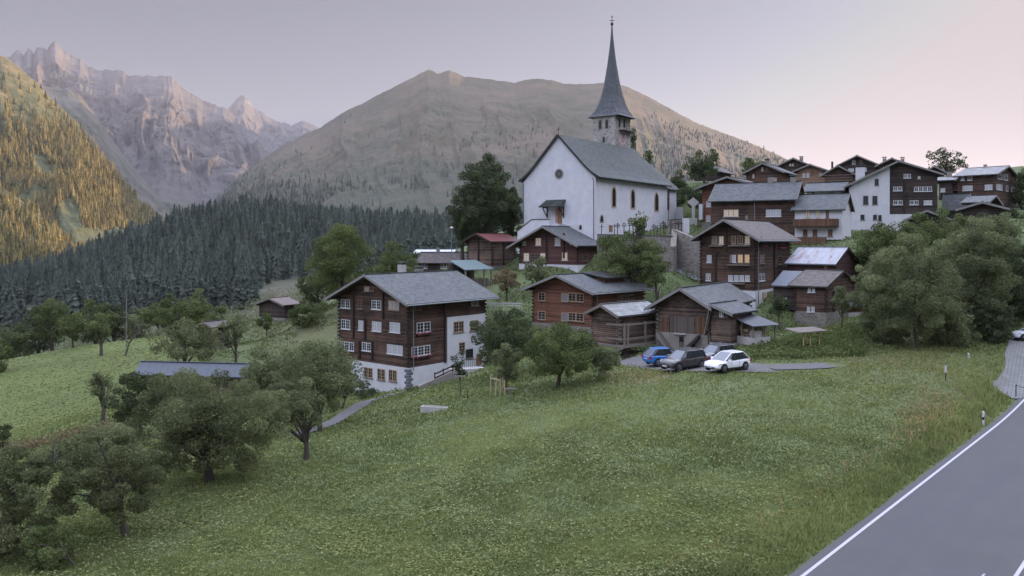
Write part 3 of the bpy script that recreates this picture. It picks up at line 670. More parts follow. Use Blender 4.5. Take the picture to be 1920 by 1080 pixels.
    def quad(s, name, face, x0, y0, x1, y1, mat, o0=0.0, o1=.06, parent=None):
        u0, u1 = s.sx(face, x0), s.sx(face, x1); um = (u0 + u1) / 2; mb = MB()
        s.fbox(mb, face, min(u0, u1), max(u0, u1), s.z(face, um, y1), s.z(face, um, y0), o0, o1); return mb.build(name, M[mat], parent or s.o)
    def chimney(s, fx, fy, ytop, w=.7, mat='grey_plaster', cap=True, d=None, label=None):
        x, y = fx * s.WR, fy * s.WL; v = y if s.gable == 'L' else x
        yw = s.C.y + s.dR.y * x + s.dL.y * y
        zt = (HY - s.Y(ytop)) / FPX * yw - s.C.z; zb = s.height_at(v) - .2; d = d or w
        mb = MB(); mb.box(x - w / 2, x + w / 2, y - d / 2, y + d / 2, zb, zt - (.35 if cap else 0))
        c = mb.build('chimney', M[mat], s.o if not hasattr(s, 'roof_o') else s.roof_o, label=label)
        if cap:
            mb = MB()
            for sx_ in (-1, 1):
                for sy_ in (-1, 1): mb.box(x + sx_ * w * .35 - .07, x + sx_ * w * .35 + .07, y + sy_ * d * .35 - .07, y + sy_ * d * .35 + .07, zt - .35, zt - .12)
            mb.box(x - w * .62, x + w * .62, y - d * .62, y + d * .62, zt - .12, zt); mb.build('chimney_cap', M['slate_light'], c)
        return c
    def pipe(s, u, face='L', mat='pipe', z0=-1.0):
        mb = MB(); o = .3
        mb.tube([s.pt(face, u, s.he + .05, .8), s.pt(face, u, s.he - .35, o), s.pt(face, u, z0, o)], .055, 6); return mb.build('downpipe', M[mat], s.o)
    def gutter(s, oe=.9, og=.8, mat='pipe'):
        Ln = s.WR if s.gable == 'L' else s.WL; v = -oe - .06; z_ = s.he - oe * s.k1 + .02
        a, b = ((-og, v, z_), (Ln + og, v, z_)) if s.gable == 'L' else ((v, -og, z_), (v, Ln + og, z_))
        mb = MB(); mb.tube([a, b], .075, 6); mb.build('gutter', M[mat], s.o)

# ---- the big chalet on a white basement
Z5 = (600, 500, 4.153)
h = House('chalet', 'largest dark log chalet, four rows of windows above a white basement', 690, 88, 50, 150, 1285, 790, 262, Z5)
h.body('log_dark', 'L', 68); h.roof('slate', 1.15, 1.25, oef=1.3); h.logends(.1); h.gutter(1.15, 1.25)
mb = MB(); mb.box(-.10, h.WR * .47, -.10, h.WL + .1, -5, -.01); mb.build('basement', M['white'], h.o)
u0 = h.sx('R', 985); mb = MB(); zt = h.z('R', u0, 395); mb.box(u0, h.WR + .12, -.14, h.WL * .6, -5, zt); mb.build('stair_wing', M['white'], h.o, label='tall white plastered rear part of the chalet')
for p in ((165, 255, 235, 322, 'w', 2), (300, 258, 332, 328, 'd', 1), (405, 262, 478, 332, 'w', 2), (535, 265, 620, 338, 'bc', 3), (345, 152, 385, 192, 'bc', 1), (395, 155, 422, 190, 'd', 1),
          (168, 412, 236, 485, 'w', 2), (302, 420, 340, 495, 'c', 1), (408, 428, 480, 502, 'c', 2), (545, 435, 625, 512, 'c', 2),
          (160, 585, 265, 650, 'w', 3), (330, 592, 400, 655, 'w', 2), (525, 610, 645, 682, 'c', 3)): h.win('L', *p)
for p in ((455, 795, 513, 880), (543, 803, 603, 890), (350, 785, 415, 862)): h.off = .1; h.win('L', *p, st='b', n=2)
h.off = 0
for p in ((702, 288, 782, 338, 'd', 2), (1178, 262, 1198, 302, 'w', 1), (1212, 262, 1232, 302, 'w', 1), ): h.win('R', *p)
h.win('R', 752, 432, 858, 510, 'w', 2, box=True); h.win('R', 712, 618, 855, 690, 'w', 3, box=True)
for x, y0, y1 in ((265, 190, 560), (495, 200, 408), (355, 400, 568), (312, 580, 718), (410, 585, 720)): h.strip('L', x, y0, y1)
h.strip('R', 970, 250, 750)
def onwing(f):                       # the white wing stands 14 cm proud
    old = h.fbox
    h.fbox = lambda mb, face, a, b, c, d, o0, o1: old(mb, face, a, b, c, d, o0 + .14, o1 + .14)
    f(); h.fbox = old
onwing(lambda: (h.win('R', 1033, 425, 1110, 508, 'b', 2), h.win('R', 1160, 418, 1225, 498, 'b', 2), h.win('R', 1075, 588, 1120, 660, 'b', 1), h.win('R', 1128, 640, 1182, 708, 'k', 1, name='arched_window'), h.quad('front_door', 'R', 1210, 680, 1250, 765, 'frame_brown'), h.quad('cellar_door', 'R', 1012, 765, 1040, 845, 'black')))
h.pipe(.45, 'R', z0=-.3); h.pipe(h.WL - .05, 'L', z0=-.5)
mb = MB()
for i in range(12):
    e = .55 if i % 2 else .3; z_ = -.15 - .33 * i
    mb.box(-.13, e, -.13, .55 + .3 - e, z_ - .30, z_)
mb.build('quoins', m_plain('grey quoins', (.12, .125, .14), .8), h.o)
h.chimney(.50, .66, -38, .75, 'concrete', label='pale cylindrical-topped chimney'); h.chimney(.78, .72, -5, .8, 'stone')
CH = h

# ---- reddish brown chalet
Z8 = (960, 490, 5.144)
h = House('chalet', 'reddish brown chalet with a shed dormer, behind the small stilted barn', 785, 92, 46, 205, 1268, 640, 285, Z8)
h.body('log_red', 'L', 138); h.roof('slate', .95, 1.2, ogb=1.3); h.found('stone'); h.logends(.1); h.gutter(.95, 1.2)
for p in ((255, 300, 322, 380, 'b', 1), (252, 478, 325, 562, 'b', 1)): h.win('L', *p)
for y in (0, 188):
    h.win('L', 478, 308 + y, 543, 388 + y, 's', 1); h.win('L', 546, 308 + y, 694, 388 + y, 'b', 2, name='window')
h.quad('vent', 'L', 527, 200, 543, 216, 'black'); h.win('R', 1010, 320, 1175, 372, 'd', 3); h.quad('plank_infill', 'R', 1180, 315, 1262, 400, 'plank', 0, .04)
h.pipe(.4, 'R', z0=.1)
# shed dormer
x0, x1 = h.WR * .42, h.WR * .80; y0, y1 = h.WL * .17, h.WL * .47; zt = h.hr + .05
mb = MB(); mb.box(x0, x1, y0, y1 - .2, h.height_at(y0) - .1, zt - .28); d_ = mb.build('dormer', M['plank'], h.roof_o)
mb = MB(); mb.hexa([(x0 - .5, y0 - .6, zt - .42), (x1 + .5, y0 - .6, zt - .42), (x1 + .5, y1 + .5, zt + .12), (x0 - .5, y1 + .5, zt + .12), (x0 - .5, y0 - .6, zt - .28), (x1 + .5, y0 - .6, zt - .28), (x1 + .5, y1 + .5, zt + .27), (x0 - .5, y1 + .5, zt + .27)]); mb.build('dormer_roof', M['slate'], d_)
h.chimney(.86, .22, 150, .45, 'pipe', cap=False)
HB = h
# ---- small stilted barn in front of it
h = House('stilted_barn', 'small weathered log barn on short stilts with open galleries, beside the blue car', 1030, 80, 42, 772, 1385, 830, 512, Z8, cat='barn')
h.body('log_grey', 'L', 425, z0=.25); h.roof('slate_light', .55, .75, trim='beam_grey'); h.logends(.3, mat='beam_grey')
mb = MB()
for z_ in (h.z('R', 0, 608), h.z('R', 0, 742)): mb.bar((-.5, -1.0, z_), (h.WR + .3, -1.0, z_), .1, .16); mb.bar((-.5, -1.0, z_), (-.5, 1.2, z_), .1, .14)
mb.build('gallery_rail', M['beam_grey'], h.o)
mb = MB(); mb.box(-.6, h.WR + .4, -1.15, h.WL, .05, .24); mb.build('gallery_floor', M['beam_grey'], h.o)
for x in (-.3, .25, h.WR * .5, h.WR):
    mb = MB(); mb.bar((x, -1.0, .2), (x, -1.0, h.z('R', 0, 600) + .1), .16); mb.build('post', M['beam_grey'], h.o)
for x in (.2, h.WR - .3):
    for y in (-.8, h.WL - .3): mb = MB(); mb.lathe((x, y, -1.7), [(.22, 0), (.18, 1.45), (.40, 1.46), (.40, 1.56), (.18, 1.57), (.18, 1.75)], 10); mb.build('stilt', M['beam'], h.o)
mb = MB(); mb.box(-.2, h.WR * .8, .2, h.WL, -2.2, -.9); mb.build('stone_plinth', M['grey_plaster'], h.o)

# ---- barn behind the cars with annex
ZB = (1200, 500, 4.908)
h = House('barn', 'wide weathered barn with stone base and outside steps behind the parked cars', 640, 79, 56, 165, 1012, 770, 362, ZB, cat='barn')
h.body('log_grey', 'L', 205, z0=h.z('L', 0, 628)); h.roof('slate', .55, 1.0, ogb=.3, oef=1.1); h.logends(h.z('L', 0, 628), mat='beam_grey'); h.found('grey_plaster', h.z('L', 0, 628), 2.5)
h.quad('attic_opening', 'L', 405, 255, 448, 300, 'black'); h.quad('barn_door', 'L', 278, 462, 500, 612, 'plank_grey'); h.quad('door_post', 'L', 268, 455, 277, 612, 'beam'); h.quad('door', 'L', 512, 460, 595, 618, 'plank'); h.quad('door', 'L', 205, 460, 255, 600, 'plank')
h.quad('cellar_door', 'L', 365, 640, 408, 770, 'plank_grey', .1, .16); h.quad('cellar_opening', 'L', 368, 640, 406, 690, 'black', .162, .18)
h.quad('lintel', 'L', 318, 610, 428, 622, 'concrete', .1, .3)
zf = h.z('L', 0, 628)
for (xa, xb) in ((575, 440), (190, 290)):
    ua, ub = h.sx('L', xa), h.sx('L', xb); mb = MB(); n = 9
    for i in range(n):
        u = ua + (ub - ua) * i / n; z_ = zf - i * zf / n - .02; w = abs(ub - ua) / n
        h.fbox(mb, 'L', min(u, u + (ub - ua) / n), max(u, u + (ub - ua) / n) - .004, z_ - .35, z_, .13, 1.15)
    mb.build('steps', M['slate_brown'] if xa > 500 else M['grey_plaster'], h.o)
h.quad('stone_landing', 'L', 640, 628, 520, 780, 'stone', .13, .5)
HBARN = h
x0 = h.sx('R', 0 * 0 + 700)
# annex with a small gable window, set against the barn's right wall
h2 = House('wooden_annex', 'narrow log annex with one small white window, right of the wide barn', 830, 77.2, 48, 655, 1030, 725, 425, ZB, cat='shed')
h2.body('log_grey', 'L', 352, z0=.1, ridge_u=.93, hfar=None); h2.roof('slate', .5, .5, trim='trim', ogb=.3)
h2.found('concrete', .12, 2.5); h2.win('L', 733, 395, 770, 466, 'w', 2, sill=False)
# lean-to
h3 = House('open_shed', 'open lean-to shed with stored firewood under a pale sheet roof, right end of the barn', 1040, 76.5, 28, 835, 1245, 700, 548, ZB, cat='shed')
mb = MB(); WR, WL = h3.WR, h3.WL; e = .3
mb.hexa([(-e, -e, h3.he - .05), (WR + e, -e, h3.he - .05), (WR + e, WL + e, h3.he + .75), (-e, WL + e, h3.he + .75), (-e, -e, h3.he + .03), (WR + e, -e, h3.he + .03), (WR + e, WL + e, h3.he + .83), (-e, WL + e, h3.he + .83)])
mb.build('roof', M['tin_blue'], h3.o)
mb = MB(); mb.box(-.08, WR * .75, -.08, .12, -2, .45); mb.box(-.08, .12, .12, WL, -2, .45); mb.build('low_wall', M['concrete'], h3.o)
for q in ((.02, .02), (WR * .55, .02), (WR, .02), (.02, WL * .5), (.02, WL - .1), (WR, WL - .1)):
    mb = MB(); mb.bar((q[0], q[1], -.5), (q[0], q[1], h3.he + .7 * q[1] / WL), .14); mb.build('post', M['beam_grey'], h3.o)
mb = MB(); mb.box(0, .06, WL * .72, WL * .74 + .05, 0, 1.95); mb.box(0, .06, WL * .95, WL * .97, 0, 1.95); mb.box(0, .06, WL * .72, WL * .97, 1.96, 2.05); mb.build('door_frame', M['frame_white'], h3.o)
mb = MB(); rr = random.Random(3)
for i in range(90):
    x, z_ = .4 + rr.random() * (WR - .6), .1 + rr.random() * 1.15; mb.tube([(x, WL * .35 + rr.random() * .2, z_), (x + rr.uniform(-.1, .1), WL * .35 + .5 + rr.random() * .4, z_)], rr.uniform(.05, .11), 6)
fw = mb.build('firewood', M['beam_pale']); fw.matrix_world = h3.o.matrix_world; fw.location = h3.C; fw.rotation_euler = (0, 0, h3.a); tag(fw, 'pile of split firewood stacked under the open lean-to shed', 'firewood')
mb = MB(); mb.box(.5, 1.4, .25, .95, .45, 1.05); bx = mb.build('crate', M['concrete']); bx.location = h3.C; bx.rotation_euler = (0, 0, h3.a); tag(bx, 'pale box standing on the low wall of the open shed', 'box')
mb = MB(); mb.bar((.7, WL * .6, .1), (.3, WL * .9, 2.3), .12); bd = mb.build('board', M['beam_pale']); bd.location = h3.C; bd.rotation_euler = (0, 0, h3.a); tag(bd, 'loose plank leaning inside the open shed', 'plank')

# ---- tall four-storey chalet
Z9 = (1280, 380, 4.5)
h = House('chalet', 'tall brown chalet with glowing orange windows, in the middle of the village', 612, 96, 54, 150, 905, 744, 285, Z9)
h.body('log_dark', 'L', 150); h.roof('slate_brown', 1.0, 1.3); h.logends(.1); h.found('white', 0, 4.0, .06); h.gutter(1.0, 1.3)
for p in ((247, 282, 293, 350, 's', 1), (306, 282, 348, 350, 'p', 1), (415, 280, 450, 348, 'b', 1), (465, 280, 510, 348, 'b', 1), (524, 278, 570, 348, 'p', 1), (206, 442, 244, 505, 'c', 1), (400, 440, 420, 500, 's', 1), (421, 440, 450, 503, 'c', 1), (466, 437, 510, 508, 'l', 1), (523, 437, 566, 508, 'l', 1),
          (197, 598, 238, 658, 'w', 2), (386, 612, 423, 662, 'c', 1), (434, 612, 471, 662, 'c', 1), (481, 612, 518, 662, 'c', 1), (528, 612, 566, 662, 'c', 1)): h.win('L', *p)
for x0, x1, y in ((232, 345, 360), (392, 575, 358), (385, 572, 520), (405, 530, 676)): h.quad('window_shelf', 'L', x0, y, x1, y + 10, 'beam_grey', .14, .42)
for p in ((648, 442, 690, 512, 'd', 2), (800, 450, 836, 520, 'd', 1), (640, 600, 690, 660, 'w', 2)): h.win('R', *p)
for x0, x1, y in ((655, 700, 362), (808, 850, 376)): h.quad('flower_box', 'R', x0, y, x1, y + 10, 'flower_red', .0, .3)
for x0, y0, x1, y1, m_ in ((705, 752, 735, 872, 'frame_brown'), (668, 755, 692, 812, 'frame_tan')): h.quad('door' if m_ == 'frame_brown' else 'wall_panel', 'R', x0, y0, x1, y1, m_, .07, .14)
for x, y0, y1 in ((370, 165, 405), (280, 425, 735)): h.strip('L', x, y0, y1)
h.strip('R', 770, 300, 735); h.pipe(.3, 'R', z0=-2.0)
h.chimney(.5, .5, 108, .22, 'pipe', cap=False)

# ---- dark chalet below the church
Z6 = (840, 200, 3.375)
h = House('chalet', 'plum brown chalet with pale curtained windows, directly below the white church', 820, 116, 50, 455, 965, 1002, 868, Z6)
h.body('log_plum', 'L', 762); h.roof('slate', .9, 1.4, oef=1.5); h.logends(.1); h.found('white', 0, 3.5, .1)
for p in ((555, 830, 590, 878, 'p', 1), (678, 830, 712, 878, 'c', 1), (474, 852, 494, 876, 'c', 1), (776, 850, 797, 872, 'c', 1), (480, 926, 515, 975, 'p', 1), (522, 930, 580, 988, 'd', 1), (585, 926, 618, 975, 'p', 1), (722, 922, 758, 972, 'p', 1)): h.win('L', *p)
h.win('R', 850, 925, 880, 975, 'd', 1)
for x, y0, y1 in ((625, 770, 1000), (735, 800, 960)): h.strip('L', x, y0, y1)
h.chimney(.2, .12, 985, .3, 'pipe', cap=False)
# ---- barn with a dull red roof
h = House('barn', 'windowless dark log barn with a dull red sheet roof, below the lime tree', 280, 124, 50, 125, 425, 1008, 850, Z6, cat='barn')
h.body('log_grey', 'L', 808); h.roof('tin_red', .5, 1.0, trim='beam'); h.logends(.1, mat='beam'); h.found('stone')
h.strip('L', 195, 830, 1000); h.strip('R', 350, 860, 1000)
# open roof in front of it
h = House('shelter', 'low open shelter with a teal sheet roof, in front of the red-roofed barn', 205, 112, 50, 62, 280, 1080, 1028, Z6, cat='shelter')
WR, WL, he = h.WR, min(h.WL, 3.5), h.he
mb = MB(); mb.hexa([(-WL * .9, 0, he - .1), (WR, -.2, he - .1), (WR + .8, 4, he + 1.1), (-WL * .6, 4, he + 1.1), (-WL * .9, 0, he), (WR, -.2, he), (WR + .8, 4, he + 1.2), (-WL * .6, 4, he + 1.2)]); mb.build('roof', M['tin_teal'], h.o)
for q in ((-WL * .8, .2), (WR * .4, .2), (WR, .2), (WR, 3.6), (-WL * .5, 3.6)): mb = MB(); mb.bar((q[0], q[1], -3), (q[0], q[1], he + q[1] * .28), .16); mb.build('post', M['beam_grey'], h.o)
mb = MB(); mb.box(-WL * .8, WR, 3.5, 3.6, -2, he + .8); mb.box(-WL * .7, WR * .9, .5, .6, -3, -.2); mb.build('board_wall', M['plank_grey'], h.o)
# ---- low long house
Z4 = (600, 360, 4.5)
h = House('cottage', 'long low cottage with two white windows, behind the ridge of the largest chalet', 1240, 136, 76, 830, 1300, 690, 590, Z4)
h.body('log_black', 'R', 515, ridge_u=.5); h.roof('slate_brown', .5, .4); h.found('white', 0)
h.win('L', 856, 596, 905, 646, 'w', 2); h.win('L', 1020, 596, 1094, 646, 'w', 3); 
mb = MB(); mb.lathe((0, 0, 0), [(0, .12), (.25, .08), (.45, 0)], 12, 'y'); ds = mb.build('satellite_dish', M['frame_white'], h.o); ds.location = (-.6, h.sx('L', 1125), h.z('L', 0, 640)); ds.rotation_euler = (0, 0, -1.4)
h.chimney(.5, h.sx('L', 962) / h.WL, 470, .5, 'grey_plaster', cap=False)
h = House('cottage', 'roof of pale white sheet just showing behind the low cottage', 1115, 146, 78, 800, 1160, 560, 520, Z4)
h.body('log_black', 'R', 492); h.roof('tin_white', .3, .3, tails=False)
# ---- sheds on the slope to the left
Z2 = (0, 330, 3.0)
h = House('shed', 'old hay shed with rusty roof half hidden by bushes on the slope', 1600, 140, 60, 1458, 1672, 800, 725, Z2, cat='shed')
h.body('log_black', 'L', 690); h.roof('tin_rust', .5, .7, trim='beam_grey'); h.found('stone')
h = House('shed', 'tiny dark shed hidden among fruit trees below the slope', 1205, 118, 60, 1120, 1290, 965, 850, Z2, cat='shed')
h.body('log_black', 'L', 825); h.roof('slate_brown', .4, .6, trim='beam_grey'); h.found('stone')
# long blue grey roof among the orchard
h = House('stable', 'long low stable with a blue grey sheet roof behind the orchard trees', 455, 98, 82, 262, 470, 745, 700, cat='barn')
h.body('log_black', 'R', 684, ridge_u=.4); h.roof('tin_blue', .5, .4, trim='trim', tails=False); h.found('stone')

# ---- long chalet below the upper village
Z10 = (1220, 260, 4.5)
h = House('chalet', 'long dark chalet showing its eave side with two bright rows of three windows', 1215, 121, 62, 512, 1275, 850, 500, Z10, WR=9.0)
h.body('log_dark', 'R', 368, z0=-.3, ridge_u=.5); h.roof('slate', .7, .4); h.found('stone', -.3)
for x0 in (616, 974): h.win('L', x0, 598, x0 + 126, 657, 'p' if x0 < 700 else 'c', 3)
h.pipe(h.sx('L', 880), 'L', z0=0)
for x in (965, 1162): h.chimney(.5, h.sx('L', x) / h.WL, 308, .75)
# chalet behind its left end
h = House('chalet', 'chalet with pale gable edge partly behind the left end of the long dark chalet', 900, 130, 56, 435, 1150, 700, 395, Z10, WR=8)
h.body('log_red', 'L', 330); h.roof('slate_brown', 1.0, 1.2)
h.found('stone')
for p in ((470, 528, 508, 575, 'c', 1), (468, 648, 505, 698, 'c', 1)): h.win('L', *p)
h.quad('white_corner', 'L', 415, 552, 446, 684, 'white', .0, .5)
# white house with balconies
h = House('townhouse', 'white house with a dark wooden balcony, right of the long dark chalet', 1617, 117, 58, 1216, 1690, 852, 588, Z10, WR=7.5)
h.body('white', 'R', 470); h.roof('slate', .5, .45, tails=False)
for x0, x1 in ((1308, 1342), (1394, 1428), (1478, 1504)): h.win('L', x0, 602, x1, 668, 'p' if x0 < 1470 else 'd', 2)
for x0, x1 in ((1285, 1323), (1367, 1405), (1496, 1535)): h.win('L', x0, 766, x1, 824, 'd', 2)
mb = MB(); u1, u0 = h.sx('L', 1216), h.sx('L', 1588); zt, zb = h.z('L', u0, 676), h.z('L', u0, 738)
mb.box(-1.2, -1.12, u0, u1, zb, zt); mb.box(-1.12, -.002, u0, u0 + .08, zb, zt); mb.box(-1.12, -.002, u0 + .08, u1, zb - .12, zb); mb.build('balcony', M['plank'], h.o)
h.quad('terrace_wall', 'L', 1216, 830, 1495, 890, 'plank', 1.0, 1.15)
# half white, half log house
ZC = (1560, 260, 4.908)
h = House('double_house', 'tall double house, left half white with black windows and right half dark logs', 970, 134, 72, 160, 1010, 760, 320, ZC, WR=10)
# its broad gable is the left-hand face; make that the long one
h = h
h.body('log_black', 'L', 212, ridge_u=.44, hfar=h.z('L', h.WL, 425)); h.roof('slate_brown', .9, .9, ogb=.5)
u0 = h.sx('L', 530); mb = MB(); n_ = 8; zb = -6
pts = [(u0, zb), (h.WL + .05, zb), (h.WL + .05, h.height_at(h.WL) - .1), (u0, h.height_at(u0) - .1)]
A = [(-.12, y, z_) for y, z_ in pts]; B = [(.1, y, z_) for y, z_ in pts]
mb.poly(A); mb.poly(B[::-1])
for i in range(4): j = (i + 1) % 4; mb.poly([A[i], B[i], B[j], A[j]])
mb.build('white_half', M['white'], h.o); h.found('white', h.z('L', 0, 692), 6, .05)
old = h.fbox; h.fbox = lambda mb, face, a, b, c, d, o0, o1: old(mb, face, a, b, c, d, o0 + .12, o1 + .12)
for p in ((286, 527, 332, 604), (371, 527, 417, 604), (392, 370, 428, 428), (262, 700, 298, 745), (378, 700, 412, 745), (425, 703, 455, 755)): h.win('L', *p, st='k', n=1)
h.fbox = old
for p in ((563, 442, 645, 480, 'w', 2), (755, 442, 918, 485, 'w', 4), (563, 567, 650, 608, 'w', 2), (715, 567, 795, 608, 'w', 2), (845, 567, 920, 608, 'c', 2), (660, 325, 725, 362, 'w', 2), (790, 345, 812, 368, 'c', 1)): h.win('L', *p)
h.strip('L', 665, 380, 690)
h.chimney(.2, .86, 248, 1.1, 'white', d=1.4)
# big dark chalet at the right
h = House('chalet', 'dark chalet with white windows at the far right of the upper village', 1505, 146, 42, 1150, 1700, 600, 325, ZC)
h.body('log_dark', 'R', 258, z0=-.5); h.roof('slate_light', .6, .5); h.found('stone', -.5)
for p in ((1187, 347, 1218, 384, 'c', 1), (1250, 347, 1290, 382, 'w', 1), (1202, 432, 1294, 478, 'c', 3), (1407, 422, 1476, 470, 'c', 2), (1130, 430, 1165, 475, 'd', 1)): h.win('L', *p)
for p in ((1525, 322, 1562, 372, 'w', 1), (1580, 330, 1614, 382, 'w', 1), (1513, 420, 1564, 472, 'c', 2), (1600, 432, 1619, 484, 'w', 1), (1648, 446, 1677, 489, 'c', 1), (1515, 548, 1555, 590, 'd', 2)): h.win('R', *p)
h.chimney(.5, .55, 238, .5, cap=False)
# rest of the upper village: (name, label, corner x, D, a, xl, xr, ybase, yeave, gable, yridge, wall, roof, windows, chimneys)
up = [
 ('barn', 'dark barn half hidden by trees behind the church, farthest left of the upper village', Z10, 560, 172, 56, 368, 645, 345, 268, 'L', 215, 'log_black', 'slate_brown', (), ()),
 ('chalet', 'chalet with two small attic windows, just above the long dark chalet', Z10, 1105, 150, 56, 805, 1262, 400, 275, 'L', 212, 'log_dark', 'slate', (('L', 935, 242, 950, 272, 'c', 1), ('L', 968, 242, 984, 272, 'd', 1), ('L', 990, 330, 1066, 366, 'bc', 3), ('R', 1190, 338, 1225, 366, 'w', 2), ('L', 860, 300, 874, 330, 'c', 1)), ((.25, .5, 172),)),
 ('chalet', 'dark chalet with a pair of tiny bright attic windows and a broad stone chimney', Z10, 1325, 184, 60, 1088, 1400, 330, 216, 'L', 170, 'log_black', 'slate_brown', (('L', 1170, 211, 1186, 229, 'p', 1), ('L', 1192, 211, 1207, 229, 'p', 1)), ((.3, .3, 150),)),
 ('chalet', 'light brown chalet in front of a darker gable in the upper village', Z10, 1470, 170, 60, 1225, 1500, 380, 262, 'L', 222, 'log_light', 'slate_brown', (('L', 1282, 292, 1304, 326, 'c', 1), ('L', 1315, 290, 1338, 326, 'c', 1), ('L', 1422, 290, 1446, 320, 'bc', 1), ('L', 1355, 250, 1372, 298, 'd', 1)), ()),
 ('chalet', 'dark chalet with open balcony rails and a thin black flue', Z10, 1700, 158, 60, 1468, 1745, 400, 290, 'L', 232, 'log_dark', 'slate_brown', (), ()),
 ('chalet', 'tallest gable of the upper village with two attic windows above white ones', ZC, 395, 178, 64, 70, 470, 380, 228, 'L', 160, 'log_black', 'slate_brown', (('L', 186, 197, 214, 235, 'w', 1), ('L', 255, 195, 282, 230, 'd', 1), ('L', 150, 275, 202, 300, 'c', 2), ('L', 272, 268, 318, 300, 'c', 2)), ()),
 ('chalet', 'dark gable between two slim chimneys on the village skyline', ZC, 680, 166, 64, 425, 720, 380, 236, 'L', 185, 'log_black', 'slate_brown', (('L', 468, 262, 510, 280, 'c', 2),), ((.3, .78, 168), (.3, .12, 170))),
 ('chalet', 'small dark chalet with a pale porch roof left of the far right chalet', ZC, 1100, 150, 44, 985, 1175, 520, 378, 'R', 352, 'log_black', 'slate_light', (('L', 1000, 456, 1042, 490, 'c', 2),), ((.5, .5, 290),)),
 ('barn', 'dark barn roof rising behind the double house on the skyline', ZC, 1020, 170, 64, 860, 1190, 400, 300, 'L', 258, 'log_black', 'slate_brown', (), ()),
 ('cottage', 'low cottage with grey roof over a white wall, behind the balcony house', Z10, 1590, 138, 56, 1320, 1660, 475, 432, 'R', 372, 'white', 'slate', (('L', 1365, 450, 1382, 472, 'k', 1), ('L', 1500, 445, 1560, 466, 'w', 3)), ()),
 ('shed', 'small grey roofed shed left of the blue grey roofed barn', ZC, 1215, 138, 48, 1060, 1240, 700, 600, 'R', 512, 'plank_grey', 'slate', (), ()),
 ('barn', 'barn with a blue grey roof just below the far right chalet', ZC, 1400, 132, 50, 1240, 1520, 700, 585, 'R', 530, 'log_black', 'slate', (('R', 1418, 552, 1436, 572, 'w', 1),), ()),
 ('barn', 'barn whose pale roof edge peeks out of the trees below the double house', ZC, 1060, 112, 58, 705, 1150, 900, 735, 'L', 668, 'log_black', 'slate', (), ()),
 ('barn', 'barn roof buried in trees below the far right chalet', ZC, 1585, 114, 58, 1190, 1700, 850, 640, 'L', 590, 'log_black', 'slate_brown', (), ()),
]
for nm, lb, zm, cx, D, a, xl, xr, yb, ye, gb, yr, wm, rm, wins, chs in up:
    h = House(nm, lb, cx, D, a, xl, xr, yb, ye, zm, WR=(9.0 if gb == 'L' else None), cat={'barn': 'barn', 'shed': 'shed'}.get(nm, 'house'), group='houses and barns of the upper village')
    h.body(wm, gb, yr, z0=-6); h.roof(rm, .7, .8, tails=False)
    for w in wins: h.win(*w)
    for c in chs: h.chimney(*c)
    if 'balcony rails' in lb:
        mb = MB(); zt = h.z('L', 0, 305)
        for i in range(4): mb.bar((-.9, -.3, zt - i * .55), (-.9, h.WL + .2, zt - i * .55), .1)
        mb.build('balcony_rails', M['beam_grey'], h.o); mb = MB(); mb.tube([(1, h.WL * .75, h.hr - 1), (1, h.WL * .75, h.z('L', h.WL * .75, 190))], .2, 8); mb.build('flue', M['metal_dark'], h.o)

# ---- tin-roofed barn, granary, plank shed
ZD = (1420, 420, 4.5)
h = House('barn', 'dark barn with a rust-streaked silver tin roof, above the granary', 655, 98, 50, 262, 838, 505, 332, ZD, cat='barn')
h.body('log_plum', 'R', 205, z0=-1.5); h.roof('tin', .55, .3, trim='beam', tails=False); h.logends(-1.4)
h.quad('door', 'L', 565, 350, 590, 395, 'frame_brown')
h = House('granary', 'small dark log granary with shingle roof on a stone base, behind the vegetable garden', 578, 87, 46, 322, 836, 748, 530, ZD, cat='granary')
h.body('log_dark', 'R', 402, z0=0); h.roof('slate_brown', .35, .3, ogb=.7, trim='beam'); h.logends(.1); h.found('stone', 0, 3.0, .05)
for p in ((429, 537, 452, 575, 'c', 1), (463, 537, 487, 575, 'c', 1), (421, 698, 447, 741, 'c', 1), (457, 698, 484, 741, 'c', 1)): h.win('L', *p)
h.strip('R', 640, 560, 740)
h = House('lean_to', 'lean-to with a pale blue sheet roof and climbing plants, left end of the granary', 330, 91, 46, 135, 400, 690, 520, ZD, cat='shed', WR=4.5)
h.body('log_black', 'R', 410, z0=-.5, ridge_u=.6); h.roof('tin_blue', .4, .1, trim=None, tails=False)
h.quad('white_post', 'L', 232, 620, 250, 670, 'white')
h = House('plank_shed', 'little shed of vertical reddish planks with a grey roof, right of the granary', 770, 91, 20, 715, 888, 748, 655, ZD, cat='shed')
h.body('plank', 'L', 600); h.roof('slate', .45, .3, trim='beam'); h.found('concrete', 0)

